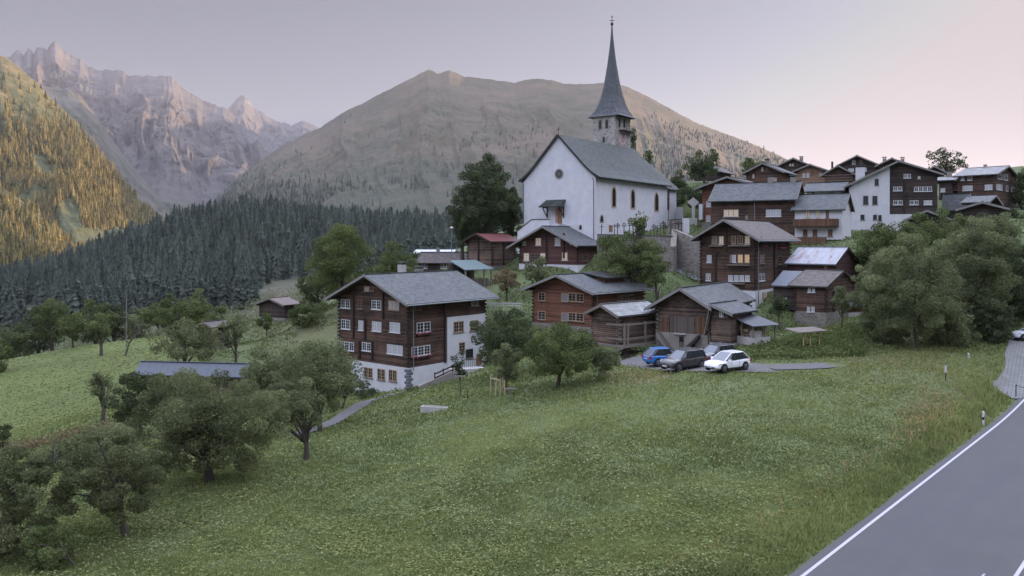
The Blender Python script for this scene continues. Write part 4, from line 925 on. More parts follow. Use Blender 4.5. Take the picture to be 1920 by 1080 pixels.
# ---- church
def arch(h, face, x0, y0, x1, y1, mat_frame, name='arched_window'):
    u0, u1 = sorted((h.sx(face, x0), h.sx(face, x1))); um = (u0 + u1) / 2; w = (u1 - u0) / 2
    z1, z0 = h.z(face, um, y0), h.z(face, um, y1)
    def outline(k, n=7):
        W = w * k; zt = z1 - w * (1 - k); zs = zt - 1.9 * W; b = z0 + w * (1 - k)
        pts = [(um - W, b), (um - W, zs)]
        for i in range(1, n): t_ = i / n; pts.append((um - W * cos(t_ * pi / 2) ** .8, zs + (zt - zs) * sin(t_ * pi / 2)))
        pts.append((um, zt)); pts += [(2 * um - a, b_) for a, b_ in pts[-2::-1]]
        return pts
    O, I = outline(1.0), outline(.68); mb = MB()
    for i in range(len(O)):
        j = (i + 1) % len(O)
        mb.poly([h.pt(face, *O[i], .05), h.pt(face, *O[j], .05), h.pt(face, *I[j], .05), h.pt(face, *I[i], .05)])
        mb.poly([h.pt(face, *O[i], .0), h.pt(face, *O[j], .0), h.pt(face, *O[j], .05), h.pt(face, *O[i], .05)])
    f = mb.build(name, M[mat_frame], h.o)
    mb = MB(); mb.poly([h.pt(face, *p, .012) for p in I]); g = mb.build('glazing', M['glass'], f)
    mb = MB(); h.fbox(mb, face, um - .03, um + .03, z0 + .2, z1 - .3, .014, .04)
    for i in range(1, 5): zc = z0 + (z1 - z0) * i / 5.6; h.fbox(mb, face, um - w * .66, um + w * .66, zc - .02, zc + .02, .014, .036)
    mb.build('glazing_bars', M['metal_dark'], f)
h = House('church', 'large white church with a steep grey slate roof on the hilltop', 935, 121, 54, 480, 1388, 808, 452, Z6, cat='church')
h.body('church_white', 'L', 182, z0=-3); h.roof('slate_church', .75, .3, t=.2, trim=None, tails=False, flare=.9)
tw = MB()
for l in (-.36, -.304):
    pass
mb = MB(); mb.box(-.10, h.WR + .1, -.10, h.WL + .1, -3.2, h.z('R', 0, 740)); mb.build('plinth', M['church_white'], h.o)
for x0, y0, x1, y1 in ((1035, 505, 1064, 641), (1155, 521, 1184, 649), (1305, 542, 1334, 668)): arch(h, 'R', x0, y0, x1, y1, 'frame_tan')
arch(h, 'R', 960, 683, 984, 735, 'grey_plaster'); h.quad('side_door', 'R', 1015, 750, 1036, 792, 'frame_brown', .1, .16)
old = h.pt; h.pt = lambda face, u, z_, o: old(face, u, z_, o + .1); arch(h, 'L', 832, 747, 850, 778, 'frame_brown', 'arched_opening'); h.pt = old
u, z_ = h.sx('L', 703), h.z('L', h.sx('L', 703), 425)
mb = MB(); mb.lathe((0, u, z_), [(.78, 0), (.78, -.08), (.62, -.08), (.60, -.02), (0, -.02)], 24, 'x'); rw = mb.build('round_window', M['grey_plaster'], h.o)
mb = MB(); mb.lathe((-.03, u, z_), [(.60, 0), (0, 0)], 20, 'x'); mb.build('glazing', M['glass'], rw)
mb = MB()
for i in range(6): a = pi * i / 6; mb.bar((-.05, u - .6 * cos(a), z_ - .6 * sin(a)), (-.05, u + .6 * cos(a), z_ + .6 * sin(a)), .05, .03)
mb.build('tracery', M['grey_plaster'], rw)
# porch canopy, door, stair wall
u1, u0 = h.sx('L', 612), h.sx('L', 745); zt, zb = h.z('L', u0, 590), h.z('L', u0, 637)
mb = MB(); mb.hexa([(-1.7, u0, zb), (-1.7, u1, zb), (0, u1 - .3, zt - .1), (0, u0, zt - .1), (-1.75, u0, zb + .15), (-1.75, u1, zb + .15), (-.002, u1 - .3, zt + .08), (-.002, u0, zt + .08)]); cn = mb.build('porch_canopy', M['slate_church'], h.o)
mb = MB()
for uu in (u0 + .35, u1 - .5): mb.bar((-1.4, uu, zb - .02), (-.05, uu, zb - 1.5), .12); mb.bar((-1.4, uu, zb - .02), (-.05, uu, zb - .02), .12); mb.bar((-.07, uu, zb + .3), (-.07, uu, zb - 1.6), .14)
mb.build('bracket', M['beam'], cn)
h.quad('church_door', 'L', 695, 640, 722, 742, 'frame_brown', 0, .05); h.quad('door_panel', 'L', 680, 645, 694, 735, 'frame_tan', 0, .04)
ua, ub = h.sx('L', 490), h.sx('L', 690); zt = h.z('L', ub, 716)
mb = MB(); P_ = [(ub, -3), (ub, zt), (ub + (ua - ub) * .55, zt), (ua, h.z('L', ua, 790)), (ua, -3)]
A = [(-2.2, y, z_) for y, z_ in P_]; B = [(-1.9, y, z_) for y, z_ in P_]; mb.poly(A); mb.poly(B[::-1])
for i in range(5): j = (i + 1) % 5; mb.poly([A[i], B[i], B[j], A[j]])
mb.box(-1.9, -.1, ub - 1.6, ub + 1.0, -3, h.z('L', ub, 745)); mb.build('stair_wall', M['church_white'], h.o)
mb = MB(); mb.bar((-2.05, ub, zt + .06), (-2.05, ub + (ua - ub) * .55, zt + .06), .45, .12); mb.bar((-2.05, ub + (ua - ub) * .55, zt + .06), (-2.05, ua, h.z('L', ua, 790) + .06), .45, .12); mb.build('stair_coping', M['slate_light'], h.o)
h.pipe(.2, 'L', 'metal_dark', -1); h.pipe(h.WR - .1, 'R', 'metal_dark', -1); h.pipe(h.WL - .1, 'L', 'metal_dark', -1)
mb = MB(); q = h.WL * .5; zr = h.hr + .2; mb.bar((-.1, q, zr), (-.1, q, zr + 1.1), .07); mb.bar((-.1, q - .35, zr + .75), (-.1, q + .35, zr + .75), .07); mb.build('roof_cross', M['metal_dark'], h.o)
mb = MB()
for v in (0, h.WL):
    sg = -1 if v == 0 else 1
mb = MB(); k1 = h.k1; n = 6
for sg, ed in ((-1, 0), (1, h.WL)):
    vs_ = [h.WL / 2 + (ed + sg * .75 - h.WL / 2) * i / n for i in range(n + 1)]
    zz = lambda v: h.hr - abs(v - h.WL / 2) * k1 + .9 * max(0, abs(v - h.WL / 2) / abs(ed + sg * .75 - h.WL / 2) - .62) ** 2 * 6
    for i in range(n): mb.bar((-.33, vs_[i], zz(vs_[i]) + .08), (-.33, vs_[i + 1], zz(vs_[i + 1]) + .08), .1, .34)
mb.build('verge_board', M['metal_dark'], h.roof_o)
# chancel with three-sided end
WR, WL = h.WR, h.WL; c0, c1 = WL * .03, WL * .97; L2 = 7.5; hz_ = h.he - .2
pl = [(WR + .002, c0), (WR + L2 * .62, c0), (WR + L2, WL * .36), (WR + L2, WL * .64), (WR + L2 * .62, c1), (WR + .002, c1)]
mb = MB()
for i in range(5): (xa, ya), (xb, yb_) = pl[i], pl[i + 1]; mb.poly([(xa, ya, -3), (xb, yb_, -3), (xb, yb_, hz_), (xa, ya, hz_)])
ce = mb.build('chancel', M['church_white'], h.o)
rd = (WR - .5, WL / 2, h.hr - .9); re = (WR + L2 * .58, WL / 2, h.hr - 1.3); mb = MB()
ex = [(x + (.5 if x > WR + 1 else 0), WL / 2 + (y - WL / 2) * 1.1, hz_ - .15) for x, y in pl]
mb.poly([rd, ex[0], ex[1], re], [(0, 0), (0, 9), (8, 9), (8, 0)]); mb.poly([re, ex[1], ex[2]], [(3, 0), (0, 8), (5, 8)]); mb.poly([re, ex[2], ex[3]], [(2, 0), (0, 8), (4, 8)]); mb.poly([re, ex[3], ex[4]], [(2, 0), (0, 8), (4, 8)]); mb.poly([re, ex[4], ex[5], rd], [(8, 0), (8, 9), (0, 9), (0, 0)])
mb.poly(ex[::-1]); mb.build('chancel_roof', M['slate_church'], h.o)
xc = WR + 3.2
old = h.pt; h.pt = lambda face, u, z_, o: old(face, u, z_, o - c0); arch(h, 'R', 1392, 525, 1411, 655, 'frame_tan'); h.pt = old
mb = MB(); mb.box(WR + L2 * .62, WR + L2 * .62 + .5, c0 - 1.1, c0 - .002, -3, hz_ - 3.2); mb.build('buttress', M['church_white'], h.o); mb = MB(); mb.box(WR + L2 + .003, WR + L2 + .9, WL * .36, WL * .36 + .5, -3, hz_ - 3.0); mb.build('buttress', M['church_white'], h.o)
CHU = h
# tower
Z7 = (1080, 20, 3.857)
h = House('church_tower', 'square stone church tower with clock face and tall needle spire', 283, 141, 54, 125, 393, 1100, 752, Z7, cat='tower')
mb = MB(); mb.box(0, h.WR, 0, h.WL, -8, h.he); mb.build('tower_wall', M['stone_tower'], h.o)
for p in ((160, 786, 190, 860), (208, 782, 237, 856)): arch(h, 'L', *p, 'grey_plaster', 'belfry_opening')
for p in ((305, 778, 322, 848), (341, 782, 357, 850)): arch(h, 'R', *p, 'grey_plaster', 'belfry_opening')
arch(h, 'L', 190, 908, 212, 956, 'grey_plaster', 'slit_window')
u0, u1 = h.sx('R', 308), h.sx('R', 400); zc = h.z('R', u0, 862); mb = MB(); mb.box(u0, min(u1, h.WR + .2), -1.0, -.002, zc - .12, zc)
for i in range(9): x = u0 + (min(u1, h.WR + .2) - u0) * i / 8; mb.bar((x, -.95, zc), (x, -.95, zc + .9), .04)
mb.bar((u0, -.95, zc + .9), (min(u1, h.WR + .2), -.95, zc + .9), .06); mb.build('clock_balcony', M['metal_dark'], h.o)
u, zc = h.sx('R', 336), h.z('R', h.sx('R', 336), 920); r = h.WR * .33
mb = MB(); mb.lathe((u, -.02, zc), [(r, .02), (r, -.06), (0, -.06)], 36, 'y'); ck = mb.build('clock_face', m_plain('faded clock face', (.40, .30, .29), .8), h.o)
mb = MB()
for i in range(12):
    a = pi * i / 6
    mb.bar((u + r * .68 * sin(a), -.10, zc + r * .68 * cos(a)), (u + r * .92 * sin(a), -.10, zc + r * .92 * cos(a)), .17, .04)
mb.build('hour_marks', M['frame_white'], ck)
mb = MB(); mb.lathe((u, -.085, zc), [(r * .62, .004), (r * .62, -.03), (r * .52, -.03), (r * .52, .004)], 30, 'y'); mb.build('clock_ring', M['frame_white'], ck)
mb = MB()
for ang, ln in ((R(212), .52), (R(24), .85)): mb.bar((u - sin(ang) * r * .1, -.15, zc - cos(ang) * r * .1), (u + r * ln * sin(ang), -.15, zc + r * ln * cos(ang)), .14, .03)
mb.build('clock_hand', M['frame_tan'], ck)
# spire: square flared foot turning to an octagonal needle
cxl, cyl = h.WR / 2, h.WL / 2; hz0 = h.he; D0 = h.C.y + h.dR.y * cxl + h.dL.y * cyl; zz = lambda py: (HY - py) / FPX * D0 - h.C.z
prof = [(222, 1.30), (217, 1.13), (208, .97), (196, .82), (184, .70), (172, .61), (158, .51), (140, .40), (122, .30), (104, .215), (88, .15), (74, .10), (60, .06), (50, .042), (46, .03)]
mb = MB(); n = 8; hw = h.WR / 2; rings = []
for py, k in prof:
    sq = max(0, min(1, (k - .55) / .6)); ring = []
    for i in range(8):
        a = pi / 8 + i * pi / 4; r_ = k * hw * .93; ox, oy = cos(a) * r_ * 1.08, sin(a) * r_ * 1.08
        a2 = pi / 4 + (i // 2) * pi / 2; s2 = (1 if i % 2 else -1) * .12
        cxq, cyq = cos(a2 + s2 * .3) * k * hw * 1.2, sin(a2 + s2 * .3) * k * hw * 1.2
        ring.append((cxl + ox * (1 - sq) + cxq * sq, cyl + oy * (1 - sq) + cyq * sq, zz(py)))
    rings.append(ring)
acc = 0
for i in range(len(rings) - 1):
    dl = abs(rings[i + 1][0][2] - rings[i][0][2])
    for k in range(8):
        k2 = (k + 1) % 8; mb.poly([rings[i][k], rings[i][k2], rings[i + 1][k2], rings[i + 1][k]], [(k * 1.1, acc), (k * 1.1 + 1.1, acc), (k * 1.1 + 1.1, acc + dl), (k * 1.1, acc + dl)])
    acc += dl
mb.poly(rings[0][::-1]); sp_ = mb.build('spire', M['spire'], h.o)
mb = MB(); zt = zz(47); mb.lathe((cxl, cyl, zt), [(.03, -.2), (.22, 0), (.30, .2), (.22, .42), (.03, .6)], 10)
mb.tube([(cxl, cyl, zt), (cxl, cyl, zz(31))], .05, 6); mb.bar((cxl - .33, cyl + .33, zz(38.5)), (cxl + .33, cyl - .33, zz(38.5)), .09); mb.box(cxl - .16, cxl + .16, cyl - .05, cyl + .05, zz(33), zz(30)); mb.build('spire_cross', M['metal_dark'], sp_)
# ------------------------------------------------------------------ trees, bushes, forest, meadow
def leaf_quads(c, size, rg, flat=0.0, aspect=0.62):
    """c (N,3) leaf centres -> verts (4N,3), faces (N,4)"""
    n = len(c)
    a = rg.normal(size=(n, 3)); a[:, 2] *= (1 - flat * .6); a /= np.linalg.norm(a, axis=1)[:, None] + 1e-9
    b = rg.normal(size=(n, 3)); b -= a * (a * b).sum(1)[:, None]; b /= np.linalg.norm(b, axis=1)[:, None] + 1e-9
    s = (size * rg.uniform(.6, 1.35, n))[:, None] if not hasattr(size, '__len__') else size[:, None]
    a = a * s * .5; b = b * s * .5 * aspect
    v = np.stack([c - a, c - b * .9 + a * .1, c + a, c + b + a * .1], 1).reshape(-1, 3)
    return v, np.arange(4 * n).reshape(-1, 4)
def crown_points(n, K, rx, rz, rg, clump=0.2, shell=2.4, lean=0.0, hollow=0.0, shape='round', core=.3):
    d = rg.normal(size=(K, 3)); d /= np.linalg.norm(d, axis=1)[:, None]
    r = rg.random(K) ** (1 / shell); p = d * r[:, None]; clump = max(clump, 1.2 / K ** .5)
    if shape == 'cone': p[:, :2] *= np.minimum(1.12, (1.0 - .38 * np.clip(p[:, 2:3], -1, 1)))
    if shape == 'vase': p[:, :2] *= (1.0 + .3 * np.clip(p[:, 2:3], -1, 1)) * .85
    cl = p * np.array([rx, rx, rz]); cr = clump * (rx + rz) * .5 * rg.uniform(.6, 1.35, K)
    idx = rg.choice(K, n, p=cr ** 2 / (cr ** 2).sum())
    q = rg.normal(size=(n, 3)); q /= np.linalg.norm(q, axis=1)[:, None]; q *= (rg.random(n) ** .28)[:, None] * cr[idx][:, None]; q[:, 2] = q[:, 2] * .8
    tint = np.clip(rg.normal(.5, .25, n) + rg.normal(0, .26, K)[idx], 0, 1)
    out = cl[idx] + q; nc = int(n * core); e = rg.normal(size=(nc, 3)); e /= np.linalg.norm(e, axis=1)[:, None]; e *= (rg.random(nc) ** .4)[:, None] * .86
    if shape == 'cone': e[:, :2] *= np.minimum(1.1, (1.0 - .38 * e[:, 2:3]))
    out[:nc] = e * np.array([rx, rx, rz]); tint[:nc] = np.clip(rg.normal(.4, .2, nc), 0, 1)
    return out, cl, tint
def trunk_mesh(name, h, top, r0, clumps, rg, mat, parent, nb=10, lean=(0, 0), fork=.35, droop=0.0):
    mb = MB(); tp = Vector((lean[0], lean[1], top)); b = Vector((0, 0, -.5))
    mid = Vector((lean[0] * .4 + rg.normal() * .05 * h, lean[1] * .4, h * .5))
    mb.tube([b, (0, 0, .05), mid * .5, mid, tp], [r0 * 1.5, r0 * 1.1, r0 * .9, r0 * .75, r0 * .3], 8)
    order = rg.permutation(len(clumps))[:nb]
    for i in order:
        c = Vector(clumps[i]); k = rg.uniform(.0, .7); s = mid.lerp(tp, k) if rg.random() > fork else mid * rg.uniform(.75, 1.0)
        m_ = s.lerp(c, .5) + Vector((rg.normal() * .06, rg.normal() * .06, .10)) * (c - s).length
        mb.tube([s, m_, c], [r0 * .42, r0 * .26, r0 * .08], 5, cap=False)
    return mb.build(name, M[mat], parent, smooth=True)
def tree(label, px, D, cx, ytop, wpx, ybot, mat='leaf_mid', K=60, dens=1.0, lpx=3.0, trunk=.018, nb=12, group=None, seed=None, clump=.2, name='tree', cat='tree', bark='bark', shape='round', shell=2.4, leaf=None):
    rg = np.random.default_rng(seed if seed is not None else int(px * 7 + D))
    b = G(px, D); o = empty(name, label, cat, b, 0, group)
    top = (HY - ytop) / FPX * D - b.z; bot = (HY - ybot) / FPX * D - b.z; rx = wpx / 2 / FPX * D; rz = (top - bot) / 2
    off = Vector(((cx - px) / FPX * D, 0, (top + bot) / 2)); lpx *= 1.3; L = leaf or lpx / FPX * D
    n = int(dens * 5.6 * (wpx * abs(ybot - ytop)) / (lpx * lpx * .62)); n = max(300, min(n, 60000))
    p, cl, tint = crown_points(n, K, rx * .93, rz * .93, rg, clump, shell, shape=shape, core=.10 if D < 60 else .22)
    p += np.array(off); cl = cl + np.array(off)
    p[:, 2] = np.maximum(p[:, 2], .05)
    v, f = leaf_quads(p, L, rg)
    c = np_mesh('crown', v, f, M[mat], attr=tint); link(c, o)
    trunk_mesh('trunk', max(bot + .2 * (top - bot), .6 * top * .6), max(bot, 0) + (top - bot) * .55, max(.07, trunk * top * 1.4), cl, rg, bark, o, nb, (off.x * .8, 0))
    return o
def bare_tree(label, px, D, h, seed, mat='bark_pale', w=1.0, name='bare_tree', group=None):
    rg = random.Random(seed); o = empty(name, label, 'tree', G(px, D), 0, group); tr = MB(); br = MB()
    def grow(p, d, l, r, lev, mb):
        q = p + d * l * .5 + Vector((rg.gauss(0, .08), rg.gauss(0, .08), 0)) * l; e = q + (d + Vector((rg.gauss(0, .2), rg.gauss(0, .2), .1))).normalized() * l * .5
        mb.tube([p, q, e], [r, r * .8, r * .6], 6 if lev < 2 else 4, cap=False)
        if lev >= 4: return
        for i in range(3 if lev < 3 else 2):
            a = rg.uniform(0, 2 * pi); t_ = rg.uniform(.45, .95) * w; nd = (d * .8 + Vector((cos(a) * t_, sin(a) * t_, rg.uniform(-.1, .5)))).normalized()
            grow(e, nd, l * rg.uniform(.55, .8), r * .55, lev + 1, br)
    grow(Vector((0, 0, -.3)), Vector((.05, 0, 1)), h * .36, h * .035, 0, tr)
    tr.build('trunk', M[mat], o, True); br.build('branches', M[mat], o, True); return o

T = tree
# -- orchard in the left foreground
T('big spreading apple tree with olive leaves, centre of the near orchard', 393, 46, 392, 688, 290, 900, 'leaf_olive', 110, 1.5, 3.0, .03, 22, seed=2, clump=.17)
T('apple tree with a leaning split trunk, left of the big spreading one', 235, 38, 212, 785, 215, 985, 'leaf_olive', 70, 1.35, 3.2, .024, 18, seed=3, clump=.17)
T('tall scraggly fruit tree cut by the left edge of the photo', 40, 36, 20, 838, 205, 1085, 'leaf_olive', 80, 1.4, 3.2, .02, 16, seed=4, clump=.16)
T('small fruit tree standing low in the bottom left corner', 140, 34, 105, 985, 130, 1075, 'leaf_mid', 30, 1.0, 3.2, .02, 8, seed=44, clump=.18)
T('young apple tree with a clear crooked trunk at the edge of the meadow', 575, 52, 560, 705, 122, 818, 'leaf_grey', 40, 1.1, 3.0, .026, 14, seed=5, clump=.17)
T('broad hazy tree in front of the left end of the white basement', 600, 66, 590, 632, 190, 795, 'leaf_grey', 60, 1.25, 3.0, .02, 14, seed=6)
T('dark fruit tree overlapping the left basement windows', 641, 76, 655, 668, 88, 742, 'leaf_dark', 26, .9, 2.8, .025, 16, seed=7, clump=.16)
T('dark dense tree left of the big apple tree, below the blue grey roof', 262, 74, 265, 682, 130, 812, 'leaf_dark', 40, 1.35, 3.0, .02, 8, seed=8)
T('thin gnarled fruit tree at the edge of the mown pasture', 192, 84, 188, 692, 64, 745, 'leaf_olive', 18, .7, 2.6, .03, 14, seed=9, clump=.15)
T('bushy tree behind the big apple tree, just under the stable roof', 345, 86, 340, 694, 150, 775, 'leaf_grey', 36, 1.3, 2.8, .02, 6, seed=10)
T('pale hazy tree between the stable roof and the largest chalet', 500, 84, 500, 650, 125, 780, 'leaf_grey', 44, 1.25, 2.8, .02, 10, seed=11)
T('loose tree right of the tiny dark shed', 560, 96, 575, 640, 120, 720, 'leaf_mid', 30, 1.1, 2.8, .02, 8, seed=12)
T('wide fruit tree in front of the tiny dark shed', 340, 108, 350, 598, 165, 680, 'leaf_olive', 44, 1.15, 2.8, .02, 12, seed=13)
T('slender tree with bare trunk right of the tiny dark shed', 442, 110, 440, 590, 66, 652, 'leaf_grey', 18, .8, 2.6, .022, 10, seed=14, clump=.16)
T('grey shrub at the left edge of the pasture', 8, 78, 2, 792, 45, 838, 'leaf_dark', 12, 1.0, 2.8, .02, 5, seed=15)
T('dark undergrowth tree between the hedge and the leaning apple tree', 110, 56, 100, 838, 190, 960, 'leaf_dark', 50, 1.4, 3.0, .02, 8, seed=60)
T('grey green tree behind the leaning apple tree', 215, 62, 205, 790, 150, 890, 'leaf_grey', 44, 1.3, 3.0, .02, 8, seed=61)
bare_tree('small dead stump tree on the near left edge of the pasture', 40, 80, 2.0, 5)
# -- trees on the pasture
T('round green tree standing alone on the left of the pasture', 137, 170, 135, 584, 74, 640, 'leaf_mid', 26, 1.2, 2.6, .022, 8, seed=16)
T('half bare fruit tree with green top on the pasture', 190, 155, 188, 590, 50, 640, 'leaf_mid', 12, .8, 2.6, .03, 16, seed=17, clump=.17)
bare_tree('leafless branching tree beside the half bare one on the pasture', 234, 150, 7.0, 8, 'bark', 1.3)
T('tree at the far rim of the pasture', 297, 182, 290, 566, 62, 612, 'leaf_mid', 20, 1.1, 2.6, .022, 8, seed=18)
# -- belt beyond the pasture: each crown its own tree
belt = [(20, 225, 25, 610, 80, 690, 'leaf_mid'), (70, 235, 72, 575, 90, 650, 'leaf_dark'), (100, 230, 98, 545, 72, 640, 'leaf_mid'), (175, 240, 178, 558, 84, 625, 'leaf_mid'), (215, 245, 205, 560, 60, 620, 'leaf_dark'),
        (255, 250, 258, 575, 66, 640, 'leaf_grey'), (322, 235, 322, 548, 72, 612, 'leaf_mid'), (366, 230, 368, 540, 70, 612, 'leaf_light'), (-40, 215, -35, 600, 110, 720, 'leaf_dark'), (0, 150, -10, 620, 60, 690, 'leaf_mid'),
        (405, 215, 405, 572, 50, 622, 'leaf_mid'), (430, 200, 430, 590, 40, 622, 'leaf_grey')]
bl = ['lowest mid green tree at the left end of the wooded belt', 'dark round tree in the wooded belt beyond the pasture', 'tall domed tree in the wooded belt beyond the pasture', 'broad domed tree behind the half bare pasture tree', 'dark tree squeezed behind the broad domed one', 'greyish low tree behind the leafless tree', 'left one of two domed trees behind the far rim tree', 'lighter right one of two domed trees behind the far rim tree', 'dark tree cut by the left photo edge beyond the pasture', 'small tree at the left photo edge on the pasture rim', 'short green tree right of the two domed trees', 'small grey green tree at the right end of the wooded belt']
for i, (px, D, cx, yt, w, yb, m_) in enumerate(belt): T(bl[i], px, D, cx, yt, w * 1.1, yb + 22, m_, 30, 1.2, 2.5, .02, 4, 'trees of the belt beyond the pasture', seed=100 + i)
# -- around the village
T('tall light green tree behind the left roof of the largest chalet', 640, 135, 640, 402, 128, 560, 'leaf_light', 70, 1.4, 2.6, .02, 10, seed=20, clump=.2, shape='cone')
T('round green tree between the light green tree and the low cottage', 742, 130, 742, 455, 112, 545, 'leaf_mid', 44, 1.3, 2.6, .02, 8, seed=21)
T('bushy tree left of the tall light green one', 600, 140, 592, 500, 80, 590, 'leaf_mid', 30, 1.2, 2.6, .02, 6, seed=22)
T('huge dark lime tree left of the church', 912, 132, 908, 282, 128, 462, 'leaf_dark', 170, 1.7, 2.4, .016, 10, seed=23, clump=.14, shape='cone', shell=3)
T('lower left shoulder tree beside the huge lime tree', 868, 134, 870, 340, 62, 470, 'leaf_dark', 40, 1.5, 2.6, .02, 6, seed=24)
T('lower right shoulder tree between the lime tree and the church', 958, 134, 957, 345, 52, 455, 'leaf_dark', 36, 1.5, 2.6, .02, 6, seed=25)
T('tree with a thin top shoot in front of the cemetery wall', 1182, 101, 1180, 430, 150, 540, 'leaf_mid', 70, 1.4, 2.8, .02, 10, seed=26)
T('slim leafy top rising in front of the third church window', 1202, 100, 1200, 388, 32, 450, 'leaf_mid', 12, 1.0, 2.6, .02, 6, seed=27)
T('leafy shrub behind the roof of the small stilted barn', 1225, 96, 1228, 470, 60, 540, 'leaf_mid', 20, 1.2, 2.8, .02, 5, seed=28)
T('spreading tree with loose crown behind the church', 1320, 158, 1318, 277, 86, 345, 'leaf_dark', 34, .95, 2.5, .025, 12, seed=29, clump=.18)
T('dark bush between the chancel and the upper village', 1262, 150, 1268, 318, 54, 400, 'leaf_dark', 26, 1.2, 2.5, .02, 5, seed=30)
T('dark hedge tree in front of the windowless upper barn', 1318, 142, 1312, 338, 84, 400, 'leaf_dark', 34, 1.3, 2.6, .02, 5, seed=31)
T('small green tree between two upper chalets', 1420, 168, 1414, 294, 56, 330, 'leaf_mid', 18, 1.1, 2.5, .02, 5, seed=32)
T('tree beside the church tower roof', 1212, 165, 1213, 282, 26, 312, 'leaf_mid', 12, 1.1, 2.4, .02, 4, seed=33)
T('narrow dark tree hugging the right side of the tower', 1188, 160, 1187, 240, 12, 290, 'leaf_dark', 10, 1.0, 2.4, .02, 3, seed=34)
T('airy see-through tree on the skyline above the village', 1775, 178, 1774, 274, 84, 328, 'leaf_dark', 34, .62, 2.5, .03, 16, seed=35, clump=.15)
T('dark tree cut by the right photo edge near the skyline', 1925, 150, 1922, 296, 40, 420, 'leaf_dark', 24, 1.2, 2.6, .02, 5, seed=36)
T('bush below the far right chalet', 1895, 138, 1895, 385, 60, 440, 'leaf_dark', 20, 1.2, 2.6, .02, 5, seed=37)
# -- the tree mass on the right
mass = [(1720, 72, 1712, 430, 190, 618, 'leaf_grey', 'large grey green tree leaning over the hillside, largest of the right tree mass'), (1660, 82, 1650, 470, 110, 610, 'leaf_grey', 'grey green tree at the left front of the right tree mass'),
        (1825, 78, 1822, 400, 150, 600, 'leaf_grey', 'tall grey green tree right of the largest one'), (1895, 82, 1895, 430, 110, 600, 'leaf_dark', 'dark tree at the right end of the tree mass'),
        (1700, 98, 1690, 400, 120, 520, 'leaf_mid', 'mid green tree at the back of the mass, below the white half house'), (1770, 104, 1760, 392, 130, 500, 'leaf_mid', 'mid green tree at the back of the mass, below the dark gable'),
        (1850, 106, 1855, 388, 120, 500, 'leaf_grey', 'greyish tree at the back of the mass, below the far right chalet'), (1632, 104, 1632, 430, 76, 520, 'leaf_mid', 'small tree between the tin roofed barn and the white house'),
        (1915, 86, 1915, 495, 70, 590, 'leaf_olive', 'bush behind the parked white car at the right edge'), (1672, 76, 1662, 560, 80, 640, 'leaf_grey', 'low hanging bush at the foot of the right tree mass'), (1780, 74, 1775, 560, 110, 640, 'leaf_grey', 'spreading bush in the middle foot of the right tree mass'), (1860, 76, 1858, 560, 90, 628, 'leaf_dark', 'dark bush at the right foot of the tree mass')]
for i, (px, D, cx, yt, w, yb, m_, lb) in enumerate(mass): T(lb, px, D, cx, yt, w * 1.06, yb + 22, m_, 90, 1.6, 2.7, .012, 8, clump=.16, group='tree mass on the right hillside', seed=200 + i)
# -- trees in front of the houses
T('dense dark tree hiding the right end of the largest chalet', 945, 76, 950, 572, 135, 690, 'leaf_dark', 60, 1.5, 3.0, .02, 12, seed=40)
T('broad green walnut tree in front of the stilted barn', 1046, 66, 1055, 600, 165, 712, 'leaf_mid', 70, 1.5, 3.2, .022, 14, seed=41)
T('hazy bush at the right side of the walnut tree', 1130, 67, 1130, 640, 70, 712, 'leaf_grey', 26, 1.2, 3.0, .02, 5, seed=42)
T('slender grey sapling tied to stakes beside the walnut tree', 950, 67, 950, 635, 58, 722, 'leaf_grey', 20, 1.0, 2.6, .014, 8, seed=43, shape='cone')
T('small dark sapling in front of the arched window', 862, 80, 862, 655, 28, 712, 'leaf_dark', 14, .9, 2.6, .02, 6, seed=45)
T('pale olive tree below the dark chalet', 950, 107, 948, 498, 64, 548, 'leaf_brown', 20, .9, 2.5, .022, 10, seed=46)
T('leafy grey bush in front of the chalet with curtained windows', 1010, 110, 1010, 478, 62, 545, 'leaf_grey', 22, 1.0, 2.5, .02, 6, seed=47)
T('ivy covered bush below the pale blue lean-to', 1462, 87, 1460, 545, 42, 598, 'leaf_dark', 18, 1.2, 2.6, .02, 5, seed=48)
T('slim tall shrub beside the granary wall', 1578, 84, 1577, 525, 34, 600, 'leaf_grey', 18, 1.0, 2.6, .016, 6, seed=49, shape='cone')
T('bush at the left foot of the largest chalet', 690, 82, 690, 726, 60, 752, 'leaf_dark', 14, 1.1, 2.8, .02, 4, seed=50)
T('low bush beside the path at the chalet corner', 775, 80, 778, 722, 34, 742, 'leaf_dark', 10, 1.1, 2.8, .02, 4, seed=51)
T('round bush below the hay shed', 500, 132, 498, 585, 40, 622, 'leaf_mid', 14, 1.1, 2.5, .02, 4, seed=52)
T('bush right of the hay shed on the slope', 580, 128, 578, 562, 84, 625, 'leaf_mid', 18, 1.1, 2.5, .02, 4, seed=53)

# -- conifers
def conifer_arrays(tiers, per, rg, h=1.0, w=.2):
    V = []; F = []
    def quad(a, b, c, d): n = len(V); V.extend([a, b, c, d]); F.append((n, n + 1, n + 2, n + 3))
    for t_ in range(tiers):
        z = .10 + .90 * t_ / tiers; r = w * (1 - (t_ / tiers)) ** .8 * rg.uniform(.85, 1.1) + .012
        for k in range(per):
            a = 2 * pi * (k + rg.uniform(-.3, .3)) / per + t_ * .7; rr = r * rg.uniform(.65, 1.2); dz = -rr * rg.uniform(.35, .75); wd = 2 * pi / per * .62
            up = .95 / tiers * 1.15
            quad((0, 0, min(z + up, 1.0)), (rr * .75 * cos(a - wd), rr * .75 * sin(a - wd), z + dz * .6), (rr * cos(a), rr * sin(a), z + dz), (rr * .75 * cos(a + wd), rr * .75 * sin(a + wd), z + dz * .6))
    V = np.array(V); return V, np.array(F)
rg = np.random.default_rng(11)
